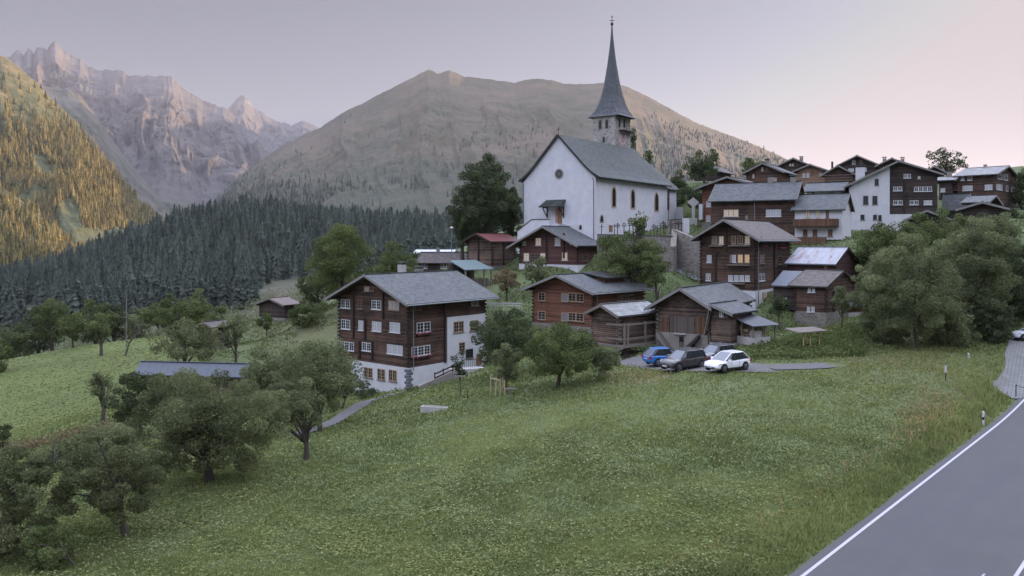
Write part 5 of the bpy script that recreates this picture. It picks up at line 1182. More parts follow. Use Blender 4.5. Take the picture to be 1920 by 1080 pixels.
PROT = [conifer_arrays(13, 9, rg, w=w) for w in (.15, .18, .21)]
LOW = [conifer_arrays(6, 6, rg, w=w) for w in (.16, .2, .25)]
def merge(protos, pos, hh, rg, tint=None):
    Vs = []; Fs = []; Ts = []; n = 0; pick = rg.integers(0, len(protos), len(pos)); rot = rg.uniform(0, 2 * pi, len(pos))
    for k, (V, F) in enumerate(protos):
        ix = np.where(pick == k)[0]
        if not len(ix): continue
        c, s = np.cos(rot[ix])[:, None], np.sin(rot[ix])[:, None]; H = hh[ix][:, None]
        X = (V[None, :, 0] * c - V[None, :, 1] * s) * H + pos[ix, 0:1]; Y = (V[None, :, 0] * s + V[None, :, 1] * c) * H + pos[ix, 1:2]; Z = V[None, :, 2] * H + pos[ix, 2:3]
        Vs.append(np.stack([X, Y, Z], -1).reshape(-1, 3)); Fs.append((F[None] + (n + np.arange(len(ix)) * len(V))[:, None, None]).reshape(-1, 4))
        tt = (rg.beta(1.4, 2.0, len(ix)) if tint is None else tint[ix])[:, None] + rg.normal(0, .1, (len(ix), len(F))); Ts.append(np.clip(tt, 0, 1).ravel()); n += len(ix) * len(V)
    return np.concatenate(Vs), np.concatenate(Fs), np.concatenate(Ts)
# forest on the wooded hill
n = 26000; fD = np.sqrt(rg.uniform(345 ** 2, 900 ** 2, n)); fpx = rg.uniform(-120, 1010, n); fx = (fpx - CX) / FPX * fD; fz = ground(fx, fD); fpy = HY - fz / fD * FPX
keep = np.ones(n, bool)
clear = fbm(fx * .012, fD * .012, 3, 90)
keep &= ~((np.exp(-(((fpx - 560) / 95) ** 2 + ((fpy - 560) / 42) ** 2)) > .45) & (clear > .42))
keep &= ~((np.exp(-(((fpx - 420) / 70) ** 2 + ((fpy - 600) / 20) ** 2)) > .5))
keep &= ~((np.exp(-(((fpx - 60) / 60) ** 2 + ((fpy - 590) / 22) ** 2)) > .5))
# thin out so that trunks stand some four metres apart
cell = {}
for i in np.argsort(fD):
    if not keep[i]: continue
    k_ = (int(fx[i] // 6.0), int(fD[i] // 7.2))
    if k_ in cell: keep[i] = False
    else: cell[k_] = i
ix = np.where(keep)[0]; ix = ix[np.argsort(fD[ix])]
fh = rg.uniform(12, 20, n) + 7 * rg.random(n) ** 3 + 4 * (fbm(fx * .01, fD * .01, 3, 33) - .5)
near = ix[:290]; rest = ix[290:]
tp_ = []
for V, F in PROT:
    r_ = empty('conifer', 'dark conifer on the near lower edge of the wooded hill', 'tree', (0, 0, 0), 0, 'conifers along the lower edge of the wooded hill')
    c = np_mesh('crown', V * 15.0, F, M['needle'], attr=np.clip(rg.normal(.4, .2, len(F)), 0, 1)); link(c, r_)
    mb = MB(); mb.tube([(0, 0, -1), (0, 0, 7), (0, 0, 14)], [.28, .2, .04], 6); mb.build('trunk', M['bark'], r_); tp_.append(r_)
for j, i in enumerate(near):
    o = tp_[j % 3] if j < 3 else copy_tree(tp_[j % 3]); s_ = fh[i] / 15.0
    o.location = (fx[i], fD[i], float(ground(fx[i], fD[i]))); o.scale = (s_, s_, s_); o.rotation_euler = (0, 0, rg.uniform(0, 6))
v, f, tt = merge(PROT if False else LOW + PROT[:1], np.stack([fx[rest], fD[rest], fz[rest] - .5], -1), fh[rest], rg)
o = np_mesh('conifer_forest', v, f, M['needle'], attr=tt); link(o); tag(o, 'dense dark conifer forest covering the hill beyond the pasture', 'forest', kind='stuff')
# young broadleaf scrub along the forest foot
n2 = 900; sD = rg.uniform(250, 350, n2); spx = rg.uniform(-100, 900, n2); sx_ = (spx - CX) / FPX * sD; cen = np.stack([sx_, sD, ground(sx_, sD)], -1)
cen = cen[fbm(sx_ * .02, sD * .02, 3, 95) > .42]; pp = (cen[:, None] + rg.normal(size=(len(cen), 45, 3)) * np.array([2.4, 2.4, 1.6])); pp[..., 2] = np.maximum(pp[..., 2] + 1.6, cen[:, None, 2]); pp = pp.reshape(-1, 3)
v, f = leaf_quads(pp, .75, rg); o = np_mesh('scrub', v, f, M['leaf_grey'], attr=rg.uniform(0, 1, len(f))); link(o); tag(o, 'scrub and bushes along the foot of the wooded hill', 'scrub', kind='stuff')
# wood on the sunlit slope
PXs, SX, SY, SZ, Ss, So = SL
m_ = (So.ravel() == 0); PX1, X1, Y1, Z1 = [a.ravel()[m_] for a in (PXs, SX, SY, SZ)]; py1 = HY - Z1 / Y1 * FPX
dens = sm(py1, 190, 300) * .75 + .06 * sm(py1, 120, 200); dens = dens * (fbm(X1 * .010, Z1 * .013, 4, 60) > .30) * ((PX1 > -120) & (py1 < 560))
gul = np.exp(-((PX1 - 128) / 24) ** 2 - ((py1 - 415) / 50) ** 2); dens *= (gul < .4) * ~((abs(PX1 - 78 - (py1 - 310) * .6) < 14) & (py1 > 290) & (py1 < 335))
pk = rg.random(len(dens)) < dens * .4; idx = np.where(pk)[0]; idx = rg.permutation(idx)[:9500]
jx = rg.normal(0, 2.5, len(idx)); pos = np.stack([X1[idx] + jx, Y1[idx], Z1[idx] - 1.0], -1)
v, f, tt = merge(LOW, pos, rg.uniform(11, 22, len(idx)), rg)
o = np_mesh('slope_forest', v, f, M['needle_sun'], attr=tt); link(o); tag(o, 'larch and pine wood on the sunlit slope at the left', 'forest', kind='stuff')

k = 0
for nm, dat in SPURS:
    if nm != 'sunlit_spur': continue
    PXs, SX, SY, SZ, Ss, So = dat; m_ = (So.ravel() == 0) & (PXs.ravel() > -60); X1, Y1, Z1 = [a.ravel()[m_] for a in (SX, SY, SZ)]
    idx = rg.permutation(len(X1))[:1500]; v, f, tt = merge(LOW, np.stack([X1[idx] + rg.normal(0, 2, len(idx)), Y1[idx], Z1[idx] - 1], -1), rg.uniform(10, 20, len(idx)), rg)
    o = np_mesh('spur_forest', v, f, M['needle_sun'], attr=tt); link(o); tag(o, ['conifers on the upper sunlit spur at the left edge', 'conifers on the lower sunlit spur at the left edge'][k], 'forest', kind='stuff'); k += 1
# woods and bushes on the lower and right flanks of the dome
PXs, SX, SY, SZ, Ss, So = DM; rg = np.random.default_rng(31)
m_ = (So.ravel() == 0); PX1, X1, Y1, Z1, S1 = [a.ravel()[m_] for a in (PXs, SX, SY, SZ, Ss)]; py1 = HY - Z1 / Y1 * FPX
dens = sm(py1, 300, 400) * (fbm(X1 * .003, Z1 * .008, 4, 61) > .47) + .9 * sm(PX1, 1180, 1300) * sm(py1 - (200 + (PX1 - 1200) * .30), 0, 25) * (fbm(X1 * .004, Z1 * .01, 4, 62) > .42) + .10 * (fbm(X1 * .006, Z1 * .01, 4, 63) > .55) * sm(py1, 190, 260)
pk = rg.random(len(dens)) < dens * .11; idx = np.where(pk)[0]; idx = rg.permutation(idx)[:9000]
v, f, tt = merge(LOW, np.stack([X1[idx] + rg.normal(0, 4, len(idx)), Y1[idx], Z1[idx] - 2], -1), rg.uniform(9, 20, len(idx)), rg)
o = np_mesh('mountain_wood', v, f, M['needle'], attr=tt); link(o); tag(o, 'scattered mountain woods on the flanks of the broad mountain', 'forest', kind='stuff')
# -- meadow plants: mown by nobody, thick leaves and pale flower heads
def onground(px, py_like, rg): D_ = FPX * 12.6 / (py_like - HY); return (px - CX) / FPX * D_, D_
def roadmask(x, y):
    t_ = (x - ROAD_A[0]) * ROAD_D[0] + (y - ROAD_A[1]) * ROAD_D[1]; s_ = (x - ROAD_A[0]) * ROAD_N[0] + (y - ROAD_A[1]) * ROAD_N[1]
    return s_, t_
def tufts(n, ylo, yhi, size, rg, pxr=(-60, 1990)):
    px = rg.uniform(*pxr, n); x, y = onground(px, rg.uniform(ylo, yhi, n), rg); s_, t_ = roadmask(x, y)
    return x, y, s_, px
KEEP_OFF = []          # filled below: (function of x, y) -> True where nothing grows
def free(x, y):
    ok = np.ones(len(x), bool)
    for fn in KEEP_OFF: ok &= ~fn(x, y)
    return ok
def seg_dist(x, y, pts):
    d = np.full(len(x), 1e9)
    for (ax, ay), (bx, by) in zip(pts[:-1], pts[1:]):
        vx, vy = bx - ax, by - ay; t_ = np.clip(((x - ax) * vx + (y - ay) * vy) / (vx * vx + vy * vy), 0, 1); d = np.minimum(d, np.hypot(x - ax - t_ * vx, y - ay - t_ * vy))
    return d
def XY(px, D): return ((px - CX) / FPX * D, D)
PATH = [XY(560, 66), XY(615, 70), XY(690, 78), XY(770, 83.5), XY(850, 84), XY(905, 86.5), XY(960, 90)]
LANE = [XY(1170, 77), XY(1240, 72), XY(1300, 68), XY(1362, 66), XY(1440, 66), XY(1555, 67)]
KEEP_OFF.append(lambda x, y: (x / y * FPX + CX > np.interp(y, [59, 60.5, 63, 66, 69, 72, 78, 80], [1898, 1856, 1872, 1886, 1884, 1888, 1893, 1925]) - 3) & (y > 58.7) & (y < 81))
KEEP_OFF.append(lambda x, y: seg_dist(x, y, PATH) < 1.0)
KEEP_OFF.append(lambda x, y: seg_dist(x, y, LANE) < np.interp(x, [20, 30], [2.2, 1.0]) + .35 * (vnoise(x * 1.3, y * 1.3) - .5))
HY_ = None
def blade_quads(x, y, z, h, w, rg):
    n = len(x); a = rg.uniform(0, 2 * pi, n); ln = rg.uniform(.1, .8, n) * h; b = rg.uniform(0, 2 * pi, n)
    dx, dy = np.cos(a) * w * .5, np.sin(a) * w * .5; tx, ty = np.cos(b) * ln, np.sin(b) * ln
    v = np.stack([np.stack([x - dx, y - dy, z - .03], -1), np.stack([x + dx, y + dy, z - .03], -1), np.stack([x + dx * .5 + tx, y + dy * .5 + ty, z + h], -1), np.stack([x - dx * .5 + tx, y - dy * .5 + ty, z + h], -1)], 1).reshape(-1, 3)
    return v, np.arange(4 * n).reshape(-1, 4)
rg = np.random.default_rng(23)
x, y, s_, px = tufts(330000, 640, 1130, 1, rg); ok = ((s_ < -.36 - .25 * rg.random(len(x))) | (s_ > ROAD_W + 1.4)) & free(x, y); x, y, s_, px = x[ok], y[ok], s_[ok], px[ok]
nz = fbm(x * .5, y * .5, 3, 70); nb_ = fbm(x * .09, y * .09, 3, 71)
h = (.04 + .15 * nz ** 1.5 + .25 * np.exp(-((s_ + 1.6) / 1.0) ** 2)) * rg.uniform(.5, 1.3, len(x)) * np.clip(y / 45, .8, 1.5); w = (.035 + y * .0011) * rg.uniform(.6, 1.5, len(x))
v, f = blade_quads(x, y, ground(x, y), h, w, rg)
o = np_mesh('meadow_grass', v, f, M['grass_blade'], attr=np.clip(rg.normal(.40, .2, len(f)) + (nb_ - .5) * 1.7, 0, 1)); link(o); tag(o, 'thick green meadow plants on the slope below the village', 'grass', kind='stuff')
# broad leaves lying over the grass
x, y, s_, px = tufts(210000, 650, 1130, 1, rg); nz = fbm(x * .35, y * .35, 3, 72); nb_ = fbm(x * .07, y * .07, 3, 74)
ok = (s_ < -1.2) & free(x, y) & (rg.random(len(x)) < .12 + .88 * sm(nz * .55 + nb_ * .45, .40, .62)); x, y = x[ok], y[ok]
p = np.stack([x, y, ground(x, y) + rg.uniform(.08, .26, len(x))], -1)
v, f = leaf_quads(p, (.075 + y * .0016) * rg.uniform(.7, 1.5, len(x)), rg, 0.0); v[:, 2] = (v[:, 2] - np.repeat(p[:, 2], 4)) * .35 + np.repeat(p[:, 2], 4)
pale = rg.random(len(f)) < .22 + .3 * (fbm(x * .12, y * .12, 3, 75) > .55)
for nm, lb, sel, mt in (('meadow_leaves', 'broad green leaves among the meadow grass', ~pale, 'grass_blade'), ('meadow_flowers', 'pale flower heads and upturned leaves dotted over the meadow', pale, 'grass_pale')):
    vv = v.reshape(-1, 4, 3)[sel]; n_ = len(vv); o = np_mesh(nm, vv.reshape(-1, 3), np.arange(4 * n_).reshape(-1, 4), M[mt], attr=rg.uniform(.05, .8, n_)); link(o); tag(o, lb, 'plants', kind='stuff')
# dry grass along the verge and on the bank
x, y, s_, px = tufts(90000, 640, 1130, 1, rg, (900, 1960)); g_ = HY - ground(x, y) / y * FPX
pr = .05 * np.exp(-((s_ + 3.1) / .8) ** 2) + .8 * np.exp(-(((px - 1760) / 55) ** 2 + ((g_ - 790) / 42) ** 2)) + .5 * np.exp(-(((px - 1205) / 55) ** 2 + ((g_ - 705) / 12) ** 2)) + .18 * np.exp(-(((px - 1700) / 120) ** 2 + ((g_ - 690) / 40) ** 2))
ok = (s_ < -.7) & (rg.random(len(x)) < pr) & free(x, y); x, y = x[ok], y[ok]
v, f = blade_quads(x, y, ground(x, y), rg.uniform(.12, .33, len(x)), .03 + y * .0008, rg)
o = np_mesh('dry_grass', v, f, M['grass_dry'], attr=rg.uniform(0, 1, len(f))); link(o); tag(o, 'dry brown grass on the bank and verge above the road', 'grass', kind='stuff')
# hillside growth between and behind the houses, and on the right hill
n = 90000; D_ = np.sqrt(rg.uniform(70 ** 2, 150 ** 2, n)); px = rg.uniform(400, 1960, n); x = (px - CX) / FPX * D_; gz = ground(x, D_)
nz = fbm(x * .25, D_ * .25, 3, 81); ok = free(x, D_) & (nz > .42); x, D_, gz, nz = x[ok], D_[ok], gz[ok], nz[ok]
p = np.stack([x, D_, gz + rg.uniform(.0, 1, len(x)) * (nz - .38) * 1.6], -1); v, f = leaf_quads(p, .16 + D_ * .0014, rg)
o = np_mesh('hillside_plants', v, f, M['leaf_mid'], attr=rg.uniform(.2, 1, len(f))); link(o); tag(o, 'low bushes and weeds covering the slopes between the houses', 'plants', kind='stuff')
# vegetable garden in rows
n = 16000; px = rg.uniform(1405, 1625, n); D_ = rg.uniform(70, 82, n); x = (px - CX) / FPX * D_; row = np.sin(D_ * 5.2 + x * 1.3); ok = (row > -.2) & free(x, D_) & (D_ < 70 + (px - 1350) * .09); x, D_ = x[ok], D_[ok]
p = np.stack([x, D_, ground(x, D_) + rg.uniform(.02, .55, len(x))], -1); v, f = leaf_quads(p, .26, rg)
o = np_mesh('vegetable_rows', v, f, M['leaf_light'], attr=rg.uniform(.0, .9, len(f))); link(o); tag(o, 'leafy vegetable beds behind the parked white car', 'plants', kind='stuff')


# the mown pasture: sparse short turf
rg = np.random.default_rng(77); n = 12000; D_ = 1 / rg.uniform(1 / 200., 1 / 84., n); px = rg.uniform(-40, 440, n); x = (px - CX) / FPX * D_
nz = fbm(x * .08, D_ * .2, 3, 83); v, f = blade_quads(x, D_, ground(x, D_), rg.uniform(.03, .09, n), .0026 * D_, rg)
o = np_mesh('pasture_grass', v, f, M['turf_blade'], attr=np.clip(nz + rg.normal(0, .2, n), 0, 1)); link(o); tag(o, 'short turf of the mown pasture at the left', 'grass', kind='stuff')
# ------------------------------------------------------------------ road, path, cars, walls and small things
def strip(name, pts, w, dz, mat, wl=None, step=1.0, uvs=1.0):
    P_ = []
    for (a, b) in zip(pts[:-1], pts[1:]):
        a, b = Vector(a), Vector(b); n_ = max(1, int((b - a).length / step)); P_ += [a.lerp(b, i / n_) for i in range(n_)]
    P_.append(Vector(pts[-1])); L = []; Rr = []
    for i, p in enumerate(P_):
        d = (P_[min(i + 1, len(P_) - 1)] - P_[max(i - 1, 0)]).normalized(); nrm = Vector((d.y, -d.x)); row = []
        for k in range(5):
            q = p + nrm * w * (k / 4 - .5); row.append((q.x, q.y, float(ground(q.x, q.y)) + dz))
        L.append(row)
    mb = MB()
    for i in range(len(L) - 1):
        for k in range(4): mb.poly([L[i][k], L[i][k + 1], L[i + 1][k + 1], L[i + 1][k]])
    return mb.build(name, mat, smooth=True)
t = NT('worn asphalt'); v = t.coord(); n1 = t.noise(v, 60, 3, .7); n2 = t.noise(v, .35, 5); m_ = t.n('Mapping'); m_.inputs['Rotation'].default_value = (0, 0, -math.atan2(ROAD_D[1], ROAD_D[0]))
tc = t.n('TexCoord'); t.l(tc.outputs['Object'], m_.inputs[0]); m2 = t.n('Mapping'); m2.inputs['Scale'].default_value = (.06, 1.1, 1); t.l(m_.outputs[0], m2.inputs[0]); n3 = t.noise(m2.outputs[0], 1.0, 4)
c = t.mix(n1, (.050, .049, .049), (.113, .111, .111)); c = t.mix(t.ramp(n2, .35, .7), c, (.090, .088, .089)); c = t.mix(t.math('MULTIPLY', t.ramp(n3, .42, .62), .6), c, (.075, .078, .088))
t.bump(n1, .5, .01); M['asphalt'] = t.done(t.mix(t.ramp(t.noise(t.coord(), 5.0, 8, .8, 1.5), .69, .70), c, (.04, .04, .042)), .85)
def rp(s_, t_, dz=0.0): q = ROAD_A + ROAD_D * t_ + ROAD_N * s_; return (q[0], q[1], road_z(t_) + dz)
mb = MB(); ts = np.arange(-24, 74, 1.0)
for a, b in zip(ts[:-1], ts[1:]): mb.poly([rp(-.32, a), rp(ROAD_W + .5, a), rp(ROAD_W + .5, b), rp(-.32, b)])
tag(mb.build('road', M['asphalt']), kind='structure')
for s0, nm in ((0.0, 'edge_line'), (ROAD_W - .05, 'edge_line')):
    mb = MB()
    for a, b in zip(ts[:-1], ts[1:]): mb.poly([rp(s0, a, .006), rp(s0 + .13, a, .006), rp(s0 + .13, b, .006), rp(s0, b, .006)])
    tag(mb.build('road_edge_line', M['paint_line']), kind='structure')
t = NT('patched cobbles'); tc = t.n('TexCoord'); br = t.n('TexBrick'); t.l(tc.outputs['UV'], br.inputs['Vector']); br.inputs['Scale'].default_value = 1; br.inputs['Brick Width'].default_value = .22; br.inputs['Row Height'].default_value = .11; br.inputs['Mortar Size'].default_value = .012
br.inputs['Color1'].default_value = (.10, .095, .095, 1); br.inputs['Color2'].default_value = (.15, .14, .14, 1); br.inputs['Mortar'].default_value = (.06, .06, .06, 1)
t.bump(br.outputs['Fac'], -.4, .01); M['cobble_patch'] = t.done(br.outputs[0], .85)
mb = MB(); mb.poly([rp(4.6, .9, .008), rp(5.55, -.5, .008), rp(5.55, 3.5, .008), rp(4.85, 4.6, .008)], [(0, 0), (1.4, 0), (1.4, 4), (0, 4)]); o = mb.build('brick_patch', M['cobble_patch']); tag(o, kind='structure')
mb = MB()
for a, b in (((4.6, .9), (5.55, -.5)), ((4.6, .9), (4.85, 4.6))): mb.bar(rp(*a, .012), rp(*b, .012), .05, .006)
tag(mb.build('patch_outline', M['paint_line']), kind='structure')
strip_m = m_plain('gravel and old tarmac', (.125, .12, .12), .95, var=.3, scale=2.0)
tag(strip('path', [Vector(p) for p in PATH], 1.7, .07, strip_m), kind='structure')
tag(strip('lane', [Vector(p) for p in LANE[:5]], 4.6, .07, strip_m), kind='structure')
tag(strip('lane', [Vector(p) for p in LANE[4:]], 2.3, .075, strip_m), kind='structure')
LANE2 = [XY(1255, 116), XY(1300, 112), XY(1345, 110)]
tag(strip('village_road', [Vector(p) for p in LANE2], 2.2, .12, m_plain('pale road', (.2, .21, .22), .9)), kind='structure')
# cobbled parking place at the right
t = NT('parking cobbles'); tc = t.n('TexCoord'); br = t.n('TexBrick'); m_ = t.n('Mapping'); m_.inputs['Rotation'].default_value = (0, 0, .6); t.l(tc.outputs['Object'], m_.inputs[0]); t.l(m_.outputs[0], br.inputs['Vector']); br.inputs['Scale'].default_value = 1; br.inputs['Brick Width'].default_value = .5; br.inputs['Row Height'].default_value = .3; br.inputs['Mortar Size'].default_value = .04
br.inputs['Color1'].default_value = (.17, .17, .175, 1); br.inputs['Color2'].default_value = (.21, .21, .215, 1); br.inputs['Mortar'].default_value = (.10, .105, .09, 1)
t.bump(br.outputs['Fac'], -.6, .03); M['parking'] = t.done(t.mix(t.math('MULTIPLY', t.ramp(t.noise(t.coord(), .6, 5), .5, .7), .5), br.outputs[0], (.09, .10, .06)), .9)
PK = [XY(1858, 60.5), XY(1925, 59), XY(2100, 62), XY(2120, 74), XY(1935, 75), XY(1890, 71), XY(1885, 66)]
rows = []
for i in range(20):
    D_ = 59.0 + i * 1.1; xl_ = np.interp(D_, [59, 60.5, 63, 66, 69, 72, 78, 80], [1900, 1856, 1872, 1886, 1884, 1888, 1893, 1925]); xr_ = 2110
    rows.append([((xl_ + (xr_ - xl_) * k / 8 - CX) / FPX * D_, D_) for k in range(9)])
mb = MB()
for i in range(19):
    for k in range(8): mb.poly([(x_, y_, float(ground(x_, y_)) + .09) for x_, y_ in (rows[i][k], rows[i][k + 1], rows[i + 1][k + 1], rows[i + 1][k])])
tag(mb.build('parking_place', M['parking'], smooth=True), kind='structure')

# ---- cars
def car(label, px, D, heading, L=4.1, W=1.75, H=1.48, paint=(.6, .6, .62), kind='hatch', plate=True, rimc=(.3, .3, .31), dz=0.0, roofc=None, group='parked cars in the village'):
    b = G(px, D, .09 + dz); o = empty('parked_car', label, 'car', b, heading, group)
    pm = m_paint('car paint', paint); rm_ = m_plain('wheel rim', rimc, .35, .7); hw = W / 2; r = H * .215
    suv = kind == 'suv'; sill = .24 if not suv else .30; belt = H * (.62 if suv else .60)
    # lower body: stations along x (front is +x): (x, z underside, z shoulder, half width, z top centre)
    st = [(-L / 2, .42, belt * .86, hw * .80, belt * .88), (-L / 2 + .12, .30, belt * .98, hw * .93, belt * 1.0), (-L * .36, sill, belt * 1.02, hw, belt * 1.05), (-L * .2, sill, belt * 1.0, hw, belt * 1.05), (0, sill, belt * .97, hw, belt * 1.0), (L * .15, sill, belt * .96, hw, belt * 1.0),
          (L * .26, sill, belt * .93, hw, belt * .985), (L * .37, sill, belt * .86, hw * .98, belt * .92), (L * .45, .26, belt * .76, hw * .90, belt * .82), (L / 2 - .06, .28, belt * .64, hw * .80, belt * .68), (L / 2, .34, belt * .52, hw * .70, belt * .54)]
    rings = []
    for x, zb, zs, w, zc in st:
        half = [(0, zb), (w * .84, zb), (w * .98, zb + .10), (w, zb + (zs - zb) * .45), (w * .975, zs - .10), (w * .93, zs - .015), (w * .78, zs + (zc - zs) * .5), (w * .4, zc - .005), (0, zc)]
        rings.append([(x, y, z) for y, z in half] + [(x, -y, z) for y, z in half[-2:0:-1]])
    mb = MB()
    for a, c_ in zip(rings[:-1], rings[1:]):
        n_ = len(a)
        for i in range(n_): j = (i + 1) % n_; mb.poly([a[i], c_[i], c_[j], a[j]])
    mb.poly(rings[0]); mb.poly(rings[-1][::-1]); mb.build('body', pm, o, smooth=True)
    # greenhouse
    xr, xa, xb, xf = (-L * .485, -L * .33, L * .02, L * .27) if not suv else (-L * .475, -L * .41, L * .06, L * .235)
    zt = H; g = []
    low = [(xr, hw * .80), (xr + .25, hw * .90), (0, hw * .92), (L * .12, hw * .92), (xf, hw * .80)]; up = [(xa, hw * .60), (xa + .3, hw * .70), (-L * .08, hw * .735), (xb - .1, hw * .72), (xb + .02, hw * .62)]
    lz = belt * .985
    def wall(sd):
        m2 = MB(); hz_ = zt - .055
        for (x0, w0), (x1, w1), (u0, v0), (u1, v1) in zip(low[:-1], low[1:], up[:-1], up[1:]): m2.poly([(x0, sd * w0, lz), (x1, sd * w1, lz), (u1, sd * v1, hz_), (u0, sd * v0, hz_)])
        return m2
    hz_ = zt - .055
    for sd in (-1, 1): wall(sd).build('side_window', M['glass'], o)
    m2 = MB(); m2.poly([(low[-1][0], -low[-1][1], lz), (low[-1][0], low[-1][1], lz), (up[-1][0], up[-1][1], hz_), (up[-1][0], -up[-1][1], hz_)]); m2.build('windshield', m_glass('windscreen', (.10, .115, .14), .06, .8), o)
    m2 = MB(); m2.poly([(low[0][0], low[0][1], lz), (low[0][0], -low[0][1], lz), (up[0][0], -up[0][1], hz_), (up[0][0], up[0][1], hz_)]); m2.build('rear_window', M['glass'], o)
    m2 = MB(); ring = [(u, v_) for u, v_ in up] + [(u, -v_) for u, v_ in up[::-1]]; lo = [(u, v_, hz_ - .004) for u, v_ in ring]; hi = [(u * .96 - .01, v_ * .93, zt - .004) for u, v_ in ring]
    for i in range(len(ring)): j = (i + 1) % len(ring); m2.poly([lo[i], lo[j], hi[j], hi[i]])
    m2.poly(hi); m2.poly(lo[::-1]); m2.build('car_roof', pm if roofc is None else m_paint('roof paint', roofc), o)
    for sd in (-1, 1):
        for k0, k1, w_ in ((0, 0, .09), (2, 2, .07), (4, 4, .07)):
            m2 = MB(); m2.bar((low[k0][0], sd * low[k0][1] * 1.0, lz - .02), (up[k1][0], sd * up[k1][1] * 1.01, zt - .05), w_, .05); m2.build('pillar', pm if k0 != 2 else M['black'], o)
    for x in (-L * .305, L * .315):
        for sd in (-1, 1):
            m2 = MB(); m2.lathe((x, sd * (hw - .10), r + .02), [(r * 1.16, 0), (r * 1.16, sd * .105), (r * .5, sd * .107)], 20, 'y'); m2.build('wheel_arch', M['black'], o)
            m2 = MB(); m2.lathe((x, sd * (hw - .2), r), [(r * .6, 0), (r * .95, 0), (r, sd * .05), (r, sd * .19), (r * .93, sd * .225), (r * .62, sd * .23)], 22, 'y'); w = m2.build('tyre', m_plain('tyre rubber', (.02, .02, .02), .8), o)
            m2 = MB(); yy = sd * (hw + .025)
            m2.lathe((x, yy, r), [(r * .64, 0), (r * .56, sd * .012), (r * .54, -sd * .03)], 20, 'y')
            for k in range(5): a = 2 * pi * k / 5; m2.bar((x, yy, r), (x + r * .58 * cos(a), yy, r + r * .58 * sin(a)), .07, .03)
            m2.build('rim', rm_, w)
            m2 = MB(); m2.lathe((x, yy - sd * .04, r), [(r * .6, 0), (0, 0)], 16, 'y'); m2.build('brake_disc', M['black'], w)
    for sd in (-1, 1):
        m2 = MB(); m2.hexa([(L * .40, sd * hw * .55, belt * .62), (L * .475, sd * hw * .52, belt * .60), (L * .44, sd * hw * .90, belt * .68), (L * .37, sd * hw * .97, belt * .76), (L * .41, sd * hw * .55, belt * .76), (L * .478, sd * hw * .54, belt * .68), (L * .445, sd * hw * .91, belt * .77), (L * .372, sd * hw * .975, belt * .84)])
        m2.build('headlight', m_plain('headlight glass', (.35, .37, .40), .15), o)
        m2 = MB(); m2.box(-L / 2 - .015, -L / 2 + .16, min(sd * hw * .62, sd * hw * .93), max(sd * hw * .62, sd * hw * .93), belt * .72, belt * .93); m2.build('taillight', m_plain('red light', (.35, .02, .02), .25), o)
        m2 = MB(); m2.hexa([(L * .15, sd * hw * .95, belt * 1.0), (L * .20, sd * hw * .95, belt * 1.0), (L * .20, sd * hw * 1.18, belt * 1.02), (L * .15, sd * hw * 1.18, belt * 1.02), (L * .15, sd * hw * .95, belt * 1.1), (L * .19, sd * hw * .95, belt * 1.1), (L * .19, sd * hw * 1.18, belt * 1.14), (L * .15, sd * hw * 1.18, belt * 1.14)]); m2.build('wing_mirror', pm, o)
        for x0 in (-L * .12, L * .1):
            m2 = MB(); m2.box(x0 - .01, x0 + .004, sd * hw * .99 - .006, sd * hw * .99 + .009, sill + .1, belt * .92); m2.build('door_gap', M['black'], o)
    m2 = MB(); m2.hexa([(L / 2 - .10, -hw * .62, .30), (L / 2 + .012, -hw * .55, .32), (L / 2 + .012, hw * .55, .32), (L / 2 - .10, hw * .62, .30), (L / 2 - .10, -hw * .56, belt * .54), (L / 2 - .01, -hw * .50, belt * .50), (L / 2 - .01, hw * .50, belt * .50), (L / 2 - .10, hw * .56, belt * .54)]); m2.build('grille', M['black'], o)
    m2 = MB(); m2.box(-L * .38, L * .40, -hw * .97, hw * .97, sill - .06, sill + .02); m2.build('underbody', M['black'], o)
    if plate:
        for xx, z0 in ((L / 2 + .02, .36), (-L / 2 - .02, belt * .62)): m2 = MB(); m2.box(xx - .01, xx + .01, -.26, .26, z0, z0 + .12); m2.build('number_plate', M['frame_white'], o)
    if suv:
        for sd in (-1, 1): m2 = MB(); m2.bar((-L * .36, sd * hw * .66, zt + .03), (L * .03, sd * hw * .66, zt + .03), .05, .06); m2.build('roof_rail', M['pipe'], o)
        m2 = MB(); m2.box(-L * .49, L * .485, -hw * 1.0 - .004, hw * 1.0 + .004, sill - .02, sill + .10); m2.build('cladding', M['black'], o)
    return o
car('white hatchback parked at the right end of the row of cars', 1363, 64.5, R(213), 3.9, 1.75, 1.48, (.74, .74, .78))
car('dark grey brown off-roader parked in the middle of the row', 1281, 67.5, R(213), 4.25, 1.8, 1.62, (.035, .031, .030), 'suv')
car('bright blue hatchback parked beside the stilted barn', 1247, 71.8, R(20), 3.9, 1.7, 1.55, (.02, .14, .42))
car('dark car almost hidden behind the white hatchback', 1342, 70.5, R(214), 3.9, 1.7, 1.45, (.05, .055, .065), 'suv', dz=0)
car('white car cut by the right photo edge on the cobbled parking place', 1944, 76.0, R(168), 4.3, 1.8, 1.5, (.70, .71, .76), group=None)

